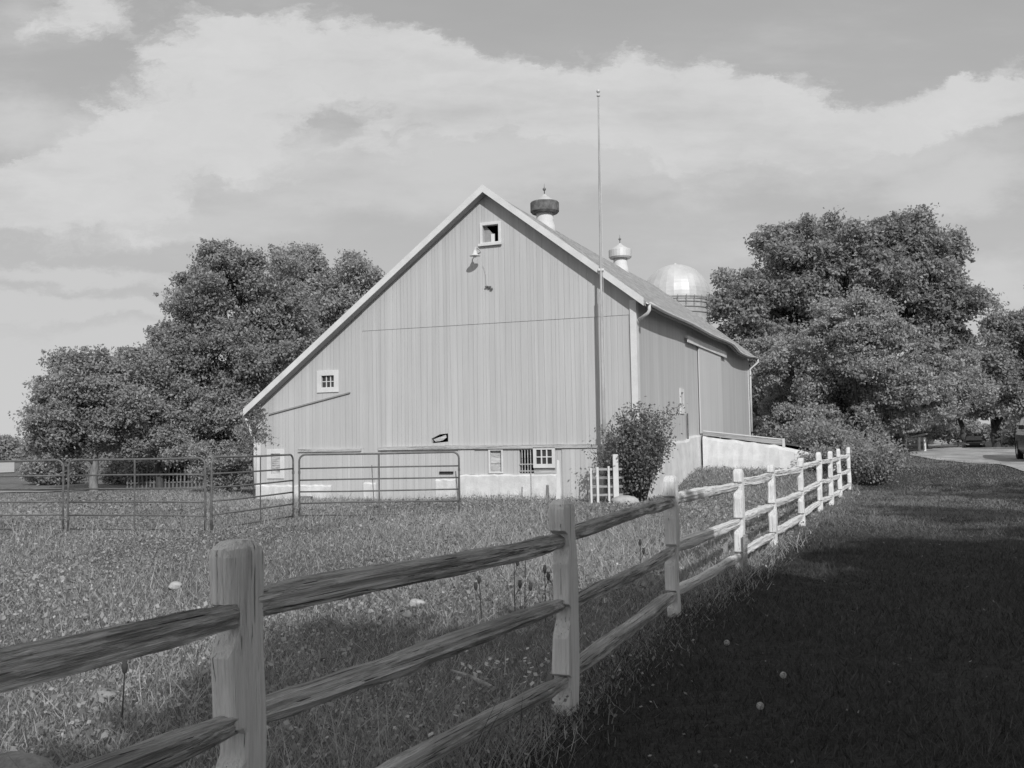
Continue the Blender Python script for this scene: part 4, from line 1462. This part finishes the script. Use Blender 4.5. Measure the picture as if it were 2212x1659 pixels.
def build_grass():
    # meadow: blades, clover-like leaves, dried stalks
    x, y, r = scatter(700000, 1.6, 44)
    k = (lat(x, y) < 0.15 + 0.15 * rng.normal(size=len(x))) & ~in_barn(x, y)
    x, y, r = x[k], y[k], r[k]
    pn = vnoise(x, y, 1.3, 3)
    pb = S((vnoise(x, y, 0.55, 31) + 0.15) * 1.6)            # rank patches between grazed ones
    hgt = (0.035 + 0.07 * rng.random(len(x)) ** 2) * (0.65 + 0.9 * pb) * (1 + 0.4 * pn) * np.where(rng.random(len(x)) < 0.05, 2.0, 1.0)
    V1, F1 = blades(x, y, hgt, 0.0048 + 0.00055 * r, 0.65)
    t1 = np.clip(0.46 + 0.18 * pn + 0.14 * pb + rng.normal(0, 0.26, len(x)), 0.03, 1.3)
    x2, y2, r2 = scatter(230000, 1.6, 40, p=1.1)
    k = (lat(x2, y2) < 0.0 + 0.2 * rng.normal(size=len(x2))) & ~in_barn(x2, y2) & (vnoise(x2, y2, 0.9, 41) + rng.normal(0, 0.25, len(x2)) > -0.1)
    x2, y2, r2 = x2[k], y2[k], r2[k]
    pn2 = vnoise(x2, y2, 1.3, 3)
    C = np.stack([x2, y2, H(x2, y2) + 0.015 + rng.random(len(x2)) * 0.10 * (1 + 0.5 * pn2)], 1)
    V2, F2 = leaves(C.astype(np.float32), (0.021 + 0.0012 * r2) * np.where(rng.random(len(r2)) < 0.12, 1.7, 1.0), 1.3, 0.72)
    t2 = np.clip(0.5 + 0.15 * pn2 + rng.normal(0, 0.22, len(x2)), 0.03, 1.1)
    V = np.concatenate([V1, V2])
    F = np.concatenate([F1, F2 + len(V1)])
    np_mesh('meadow_grass', V, F, M['meadow'], None, np.concatenate([t1, t2]), label='rough weedy grass and clover filling the paddock', cat='grass', kind='stuff')
    # dried stalks
    x, y, r = scatter(3600, 3.0, 32)
    k = (lat(x, y) < -0.3) & ~in_barn(x, y) & (vnoise(x, y, 0.8, 9) > -0.12)
    x, y, r = x[k], y[k], r[k]
    V, F = blades(x, y, rng.uniform(0.12, 0.38, len(x)), 0.0035 + 0.0004 * r, 0.3)
    # tufts round the gate legs and along the gable foot
    tx, ty = [], []
    for (cx_, cy_) in ((-8.76, 19.5), (-5.7, 18.6), (-4.76, 21.9), (-1.2, 21.9), (-3.0, 21.95), (-5.3, 20.2)):
        m_ = 130
        tx.append(cx_ + rng.normal(0, 0.45, m_))
        ty.append(cy_ + rng.normal(0, 0.25, m_))
    m_ = 900
    s_ = rng.uniform(XL, 0.2, m_)
    t_ = -0.12 - np.abs(rng.normal(0, 0.25, m_))
    tx.append(BQ[0] + BD2[0] * s_ + BD1[0] * t_)
    ty.append(BQ[1] + BD2[1] * s_ + BD1[1] * t_)
    tx, ty = np.concatenate(tx), np.concatenate(ty)
    Vt, Ft = blades(tx, ty, rng.uniform(0.06, 0.26, len(tx)), np.full(len(tx), 0.014), 0.3)
    np_mesh('dry_grass', np.concatenate([V, Vt]), np.concatenate([F, Ft + len(V)]), M['straw'], None,
            np.clip(0.5 + rng.normal(0, 0.25, len(F) + len(Ft)), 0, 1), label='pale dried grass stalks standing in the paddock', cat='grass', kind='stuff')
    # mown lawn
    x, y, r = scatter(620000, 1.6, 46)
    k = (lat(x, y) > -0.10 + 0.12 * rng.normal(size=len(x))) & ~in_barn(x, y) & (x < road_left_x(y) + 0.25 * rng.normal(size=len(x)) + 0.1)
    d2_ = (x - BQ[0]) * BD2[0] + (y - BQ[1]) * BD2[1]
    t2_ = (x - BQ[0]) * BD1[0] + (y - BQ[1]) * BD1[1]
    k &= ~((d2_ > 0) & (d2_ < 6) & (t2_ > 7.6) & (t2_ < 13))
    x, y, r = x[k], y[k], r[k]
    pn = vnoise(x, y, 2.2, 5)
    pl_ = vnoise(x, y, 4.5, 57)
    hgt = (0.022 + 0.034 * rng.random(len(x))) * (1 + 0.4 * pn) * (1 + 0.45 * pl_) * np.where(rng.random(len(x)) < 0.02, 2.2, 1.0)
    V, F = blades(x, y, hgt, 0.004 + 0.0006 * r, 0.6)
    lit = S((vnoise(x, y, 0.35, 21) * 1.4 + (y - 17) / 9) * 0.5 + 0.5)      # painted sunlight: blade colour raised on the farther, sunny lawn, with random patches
    t = np.clip(0.40 + 0.22 * pn + 0.2 * pl_ + 1.9 * lit + rng.normal(0, 0.25, len(x)), 0.03, 3.2)
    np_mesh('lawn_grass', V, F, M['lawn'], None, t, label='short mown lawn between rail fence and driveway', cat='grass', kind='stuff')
    # fallen leaves and clippings lying on the lawn
    x, y, r = scatter(2800, 1.8, 34)
    k = (lat(x, y) > 0.2) & (x < road_left_x(y)) & (vnoise(x, y, 1.1, 77) + rng.normal(0, 0.3, len(x)) > -0.05)
    x, y, r = x[k], y[k], r[k]
    C = np.stack([x, y, H(x, y) + rng.uniform(0.02, 0.05, len(x))], 1)
    V, F = leaves(C.astype(np.float32), rng.uniform(0.015, 0.035, len(x)) + 0.001 * r, 1.5, 0.6)
    np_mesh('fallen_leaves', V, F, M['litter'], None, np.clip(0.5 + rng.normal(0, 0.35, len(F)), 0, 1.2), label='fallen leaves and clippings scattered over the lawn', cat='leaves', kind='stuff')
    # small white daisies in the shade behind the fence
    C = []
    for (px, py, n, sp, Y) in ((1095, 1420, 26, 0.20, 6.6), (1130, 1440, 14, 0.22, 6.4), (1010, 1455, 10, 0.25, 6.1), (1200, 1400, 8, 0.3, 7.0), (960, 1500, 12, 0.3, 5.6),
                               (1310, 1195, 26, 0.35, 12.2), (1360, 1170, 20, 0.5, 13.2), (1250, 1210, 18, 0.6, 12.5)):
        g = at(px, py, Y)
        C.append(np.stack([g[0] + rng.normal(0, sp, n), g[1] + rng.normal(0, sp * 1.4, n), np.zeros(n)], 1))
    C = np.concatenate(C)
    C = C[lat(C[:, 0], C[:, 1]) < -0.1]
    C[:, 2] = H(C[:, 0], C[:, 1]) + rng.uniform(0.12, 0.24, len(C))
    V, F = leaves(C.astype(np.float32), 0.034, 2.0, 0.9)
    np_mesh('daisy_flowers', V, F, M['petal'], None, np.full(len(F), 0.5), label='small white daisies scattered in the grass behind the fence', cat='flowers', kind='stuff')


build_grass()


# ------------------------------------------------------------------ small things
def rock(name, label, cat, x, y, z, sx, sy, sz, mat, seed, group=None):
    bm = bmesh.new()
    bmesh.ops.create_icosphere(bm, subdivisions=3, radius=1)
    q = np.random.default_rng(seed)
    ph = q.uniform(0, 6, 9)
    for v in bm.verts:
        p = v.co
        f = 1 + 0.13 * math.sin(p.x * 3 + ph[0]) * math.sin(p.y * 2.6 + ph[1]) + 0.10 * math.sin(p.z * 4 + ph[2] + p.x * 2) + 0.04 * math.sin(p.x * 9 + ph[3]) * math.sin(p.y * 8 + ph[4])
        v.co = Vector((p.x * f * sx, p.y * f * sy, p.z * f * sz))
    o = bm_obj(bm, name, mat, None, label=label, cat=cat, group=group)
    o.location = (x, y, z)
    o.data.polygons.foreach_set('use_smooth', [True] * len(o.data.polygons))
    return o


rock('field_rock', 'rough grey rock half cut off by the lower left picture corner', 'rock', -2.36, 4.80, 0.05, 0.22, 0.16, 0.14, M['rock'], 1)
g = at(225, 1465, 6.4)
rock('field_rock', 'small flat pale stone in the clover under the top rail', 'rock', g[0], 6.4, Hs(g[0], 6.4) + 0.05, 0.10, 0.07, 0.04, M['rock'], 2)
g = at(378, 1253, 11.6)
rock('field_rock', 'pale stone in the paddock left of the nearest post', 'rock', g[0], 11.6, Hs(g[0], 11.6) + 0.05, 0.08, 0.06, 0.045, M['stonew'], 3)
g = at(900, 1307, 9.6)
rock('field_rock', 'small white stone behind the top rail, nearer the post', 'rock', g[0], 9.6, Hs(g[0], 9.6) + 0.08, 0.075, 0.05, 0.04, M['stonew'], 4)
g = at(880, 1327, 9.0)
rock('field_rock', 'tiny white stone just nearer than its neighbour', 'rock', g[0], 9.0, Hs(g[0], 9.0) + 0.08, 0.05, 0.04, 0.03, M['stonew'], 5)
rock('boulder', 'low white boulder at the foot of the corner shrub', 'rock', at(1352, 1068, 25.4)[0], 25.4, 0.06, 0.36, 0.25, 0.16, M['stonew'], 6)


def dandelion(label, x, y, h):
    z = Hs(x, y)
    r_ = empty('dandelion_clock', (x, y, z), label=label, cat='dandelion', group='dandelion clocks on the lawn')
    MB().tube([(0.01, 0, -0.02), (0.004, 0.003, h * 0.5), (0, 0, h)], 0.0025, 6).build('stalk', M['stem'], r_)
    bm = bmesh.new()
    bmesh.ops.create_icosphere(bm, subdivisions=3, radius=0.006)
    q = np.random.default_rng(int(x * 1000))
    n = 130
    d = unit(q.normal(size=(n, 3)))
    P = d * 0.020
    for p in range(n):
        a = unit(np.cross(d[p], q.normal(size=3)))
        b_ = np.cross(d[p], a)
        for (u_, w_) in ((a, b_), (b_, a)):
            vs = [bm.verts.new(tuple(P[p] + u_ * 0.006 - w_ * 0.0008)), bm.verts.new(tuple(P[p] + u_ * 0.006 + w_ * 0.0008)),
                  bm.verts.new(tuple(P[p] - u_ * 0.006 + w_ * 0.0008)), bm.verts.new(tuple(P[p] - u_ * 0.006 - w_ * 0.0008))]
            bm.faces.new(vs)
    o = bm_obj(bm, 'seed_head', M['fluff'], r_)
    o.location = (0, 0, h)


dandelion('white dandelion clock nearest the picture bottom', at(1642, 1524, 5.5)[0], 5.5, 0.17)
dandelion('white dandelion clock in the middle of the dark lawn', at(1692, 1458, 6.2)[0], 6.2, 0.15)
dandelion('farthest dandelion clock, tall stalk, close to the third post', at(1570, 1388, 7.2)[0], 7.2, 0.16)


def seed_weed(label, x, y, h, heads, lean=0.0):
    z = Hs(x, y)
    r_ = empty('seed_head_weed', (x, y, z), label=label, cat='weed', group='dark seed head weeds behind the fence')
    MB().tube([(0, 0, -0.03), (lean * 0.4, 0.01, h * 0.5), (lean, 0, h)], [0.005, 0.0045, 0.004], 6).build('stem', M['stem'], r_)
    for (dz, dx) in heads:
        if dx:
            MB().tube([(lean * (dz - 0.1) / h, 0, dz - 0.10), (dx * 0.7, 0, dz - 0.05), (dx, 0, dz)], 0.003, 5).build('stem', M['stem'], r_)
        xx = dx if dx else lean * dz / h
        MB().lathe([(0.003, -0.03), (0.012, -0.02), (0.018, 0.005), (0.019, 0.02), (0.013, 0.03), (0.016, 0.045), (0.003, 0.04)], 9, (xx, 0, dz)).build('seed_head', M['seed'], r_, smooth=True)


def W(px, py, Y, label, h, heads, lean=0.0):
    g_ = at(px, py, Y)
    seed_weed(label, g_[0], Y, h, heads, lean)


W(1112, 1300, 9.2, 'tall dark seed head weed left of the second post, two heads on top', 0.62, [(0.60, 0), (0.50, 0.03), (0.30, 0.05)])
W(1133, 1300, 9.4, 'dark seed head weed right beside the tallest one', 0.56, [(0.55, 0), (0.25, 0.06)], 0.02)
W(1178, 1300, 9.0, 'dark seed head weed touching the second post', 0.48, [(0.46, 0), (0.40, 0.03)])
W(1040, 1310, 9.2, 'short dark seed head weed left of the tall pair', 0.36, [(0.34, 0), (0.28, -0.05)], -0.02)
W(262, 1480, 5.9, 'dark seed head weed under the top rail left of the nearest post', 0.33, [(0.33, 0)], 0.02)
W(478, 1480, 5.6, 'spindly seed head weed close against the nearest post', 0.46, [(0.44, 0), (0.20, 0.05)], 0.03)
W(1385, 1270, 11.8, 'dark seed head weed between the second and third post', 0.40, [(0.40, 0), (0.3, 0.04)])

# stick lying behind the bottom rail
g0, g1 = at(975, 1448, 6.35), at(1062, 1484, 5.75)
st = MB().tube([tuple(g0), tuple((g0 + g1) / 2 + [0, 0, 0.01]), tuple(g1)], [0.008, 0.011, 0.012], 7).build('stick', M['timber'], label='bare stick leaning in the grass behind the bottom rail', cat='stick')


# things leaning on the gable foot
def stake(label, px0, py0, px1, py1, Y0, Y1, r_, mat, group='thin stakes leaning by the barn'):
    a = at(px0, py0, Y0)
    c_ = at(px1, py1, Y1)
    o = MB().tube([tuple(a - c_), (0, 0, -0.1)], r_, 7).build('metal_stake', mat, label=label, cat='stake', group=group)
    o.location = tuple(c_)


stake('thin leaning stake right of the last gate panel', 984, 1018, 990, 1082, 26.9, 26.4, 0.015, M['iron'])
stake('thin upright stake in front of the white footing', 1146, 1005, 1148, 1082, 27.2, 27.0, 0.016, M['timber'])
stake('thin dark stake left of the little wooden gate', 1268, 1018, 1269, 1078, 26.9, 26.9, 0.014, M['iron'])
stake('thin rod leaning on the stable doors behind the gate', 803, 1005, 808, 1082, 28.6, 28.3, 0.013, M['iron'])
a = at(1203, 990, 26.8)
pl = MB().prism([(-0.07, -0.1), (0.07, -0.1), (0.085, 0.30), (0.06, 1.10), (0.0, 1.12), (-0.03, 0.32)], 'y', -0.02, 0.02).build('plank', M['white'], label='white plank propped upright before the open sash window', cat='plank')
pl.location = (a[0], 26.8, 0)


def little_gate():
    Y = 25.9
    x0 = at(1278, 1075, Y)[0]
    r_ = empty('wooden_gate', (x0, Y, 0.03), -0.15, label='little white wooden gate between flagpole and shrub', cat='gate')
    k = Y / FPX
    for px, w, h in ((1278, 0.05, 0.88), (1292, 0.06, 0.90), (1316, 0.05, 0.92)):
        x = (px - 1278) * k
        MB().box(x - w / 2, x + w / 2, -0.03, 0.01, -0.15, h).build('stile', M['white'], r_)
    x = (1331 - 1278) * k
    MB().box(x - 0.07, x + 0.07, -0.05, 0.07, -0.15, 1.22).build('gate_post', M['white'], r_, bevel=0.01)
    for z in (0.18, 0.40, 0.62, 0.84):
        MB().box(-0.05, (1345 - 1278) * k, 0.011, 0.035, z - 0.03, z + 0.03).build('slat', M['timber'], r_)


little_gate()

# picket fence behind the fruit trees
def picket_fence():
    Y = 42.6
    x0 = at(275, 1050, Y)[0]
    r_ = empty('picket_fence', (x0, Y, Hs(x0, Y)), 0.05, label='old grey picket fence under the fruit trees', cat='fence')
    for i in range(26):
        x = i * 0.16
        h = 0.80 + random.uniform(-0.06, 0.08)
        o = MB().prism([(-0.03, 0), (0.03, 0), (0.03, h), (0.0, h + 0.06), (-0.03, h)], 'y', -0.012, 0.012).build('picket', M['oldwood'], r_)
        o.location = (x, 0, -0.02)
        o.rotation_euler = (0, random.uniform(-0.05, 0.05), 0)
    for z in (0.25, 0.62):
        MB().box(-0.05, 4.1, 0.014, 0.05, z - 0.03, z + 0.03).build('rail', M['oldwood'], r_)


picket_fence()

# low white two-post rail beside the driveway
def post_rail():
    a, c_ = at(1986, 975, 44.6), at(1998, 977, 44.2)
    r_ = empty('low_rail', tuple(a), label='low white rail on two posts beside the far driveway', cat='rail')
    d = c_ - a
    for p in ((0, 0), (d[0], d[1])):
        MB().box(p[0] - 0.045, p[0] + 0.045, p[1] - 0.045, p[1] + 0.045, -0.3, 0.62).build('post', M['white'], r_)
    MB().tube([(-0.12, -0.12 * d[1] / max(d[0], .01), 0.63), (d[0] + 0.12, d[1], 0.78)], 0.045, 4).build('rail', M['white'], r_)


post_rail()


# ------------------------------------------------------------------ cars
def car(label, x, y, heading, suv=True):
    z0 = Hs(x, y) + 0.03
    r_ = empty('parked_car', (x, y, z0), heading, label=label, cat='car', group='cars on the driveway')
    k = 1.12 if suv else 1.0
    # body stations along local -y (front) .. +y (rear): y, half width, bottom, top
    stn = [(-2.25, 0.62, 0.38, 0.62), (-2.15, 0.80, 0.26, 0.80), (-1.7, 0.87, 0.22, 0.90), (-0.95, 0.90, 0.20, 0.97), (0.3, 0.91, 0.20, 0.98),
           (1.5, 0.90, 0.20, 1.0), (2.1, 0.86, 0.26, 0.98), (2.28, 0.74, 0.36, 0.85)]

    def ring(y_, w, b, t):
        return [(-w * 0.9, y_, b * k), (w * 0.9, y_, b * k), (w, y_, (b + 0.15) * k), (w, y_, (t - 0.16) * k), (w * 0.93, y_, (t - 0.04) * k), (w * 0.75, y_, t * k),
                (-w * 0.75, y_, t * k), (-w * 0.93, y_, (t - 0.04) * k), (-w, y_, (t - 0.16) * k), (-w, y_, (b + 0.15) * k)]
    MB().loft([ring(*s) for s in stn]).build('body', M['carpaint'], r_, smooth=False, bevel=0.0)
    rear = 2.1 if suv else 1.75
    ht = 1.62 if suv else 1.42
    cab = [(-1.05, 0.80, 0.95 * k, 0.97 * k), (-0.55, 0.74, 0.95 * k, (ht - 0.14)), (-0.2, 0.68, 0.95 * k, ht), (1.2, 0.66, 0.95 * k, ht + 0.01), (rear - 0.4, 0.66, 0.95 * k, ht - 0.03), (rear, 0.70, 0.95 * k, 1.02 * k)]
    MB().loft([[(-0.83, y_, b), (0.83, y_, b), (w, y_, t - 0.04), (w * 0.86, y_, t), (-w * 0.86, y_, t), (-w, y_, t - 0.04)] for y_, w, b, t in cab]).build('cabin', M['carpaint'], r_)
    zs0, zs1 = 0.99 * k, ht - 0.10
    MB().add([(-0.70, -1.02, zs0 + 0.02), (0.70, -1.02, zs0 + 0.02), (0.60, -0.36, zs1 + 0.01), (-0.60, -0.36, zs1 + 0.01),
              (-0.70, -0.99, zs0 + 0.02), (0.70, -0.99, zs0 + 0.02), (0.60, -0.33, zs1 + 0.01), (-0.60, -0.33, zs1 + 0.01)],
             [(0, 1, 2, 3), (4, 7, 6, 5), (0, 4, 5, 1), (1, 5, 6, 2), (2, 6, 7, 3), (3, 7, 4, 0)]).build('windscreen', M['pane'], r_).location = (0, -0.06, 0.03)
    for s in (-1, 1):
        for (ya, yb) in ((-0.55, 0.35), (0.42, 1.25)):
            MB().add([(s * 0.845, ya - 0.15 * (ya < 0), zs0), (s * 0.845, yb, zs0), (s * 0.72, yb, zs1), (s * 0.72, ya + 0.22 * (ya < 0), zs1),
                      (s * 0.825, ya - 0.15 * (ya < 0), zs0), (s * 0.825, yb, zs0), (s * 0.70, yb, zs1), (s * 0.70, ya + 0.22 * (ya < 0), zs1)],
                     [(0, 1, 2, 3), (4, 7, 6, 5), (0, 4, 5, 1), (1, 5, 6, 2), (2, 6, 7, 3), (3, 7, 4, 0)]).build('side_window', M['pane'], r_)
        MB().box(s * 0.88 - 0.02, s * 0.88 + s * 0.20, -0.85, -0.72, 1.0 * k, 1.14 * k).build('mirror', M['carpaint'], r_, bevel=0.02)
        MB().add([(s * 0.45, -2.262, 0.62 * k), (s * 0.70, -2.22, 0.62 * k), (s * 0.80, -2.17, 0.74 * k), (s * 0.48, -2.20, 0.74 * k),
                  (s * 0.45, -2.10, 0.62 * k), (s * 0.70, -2.08, 0.62 * k), (s * 0.80, -2.06, 0.74 * k), (s * 0.48, -2.10, 0.74 * k)],
                 [(0, 1, 2, 3), (4, 7, 6, 5), (0, 4, 5, 1), (1, 5, 6, 2), (2, 6, 7, 3), (3, 7, 4, 0)]).build('headlight', M['lampglass'], r_)
        for yw in (-1.42, 1.42):
            rw_ = 0.33 * k
            w = MB().loft([[(s * xx, yw + rr * math.cos(2 * math.pi * q / 20), rw_ + rr * math.sin(2 * math.pi * q / 20)) for q in range(20)]
                           for xx, rr in ((0.70, rw_ * 0.8), (0.72, rw_), (0.90, rw_), (0.92, rw_ * 0.9), (0.92, rw_ * 0.68), (0.88, rw_ * 0.64))]).build('wheel', M['tyre'], r_)
            MB().loft([[(s * xx, yw + rr * math.cos(2 * math.pi * q / 16), rw_ + rr * math.sin(2 * math.pi * q / 16)) for q in range(16)]
                       for xx, rr in ((0.885, rw_ * 0.62), (0.905, rw_ * 0.6), (0.91, rw_ * 0.2))]).build('rim', M['chrome'], w)
    MB().box(-0.42, 0.42, -2.285, -2.2, 0.44 * k, 0.60 * k).build('grille', M['dark'], r_)
    return r_


car('dark car at the right picture edge, only its front corner showing', 19.46, 36.2, R(-20), True)
car('small dark car parked far away on the shaded driveway', 44.3, 96.0, R(-22), False)
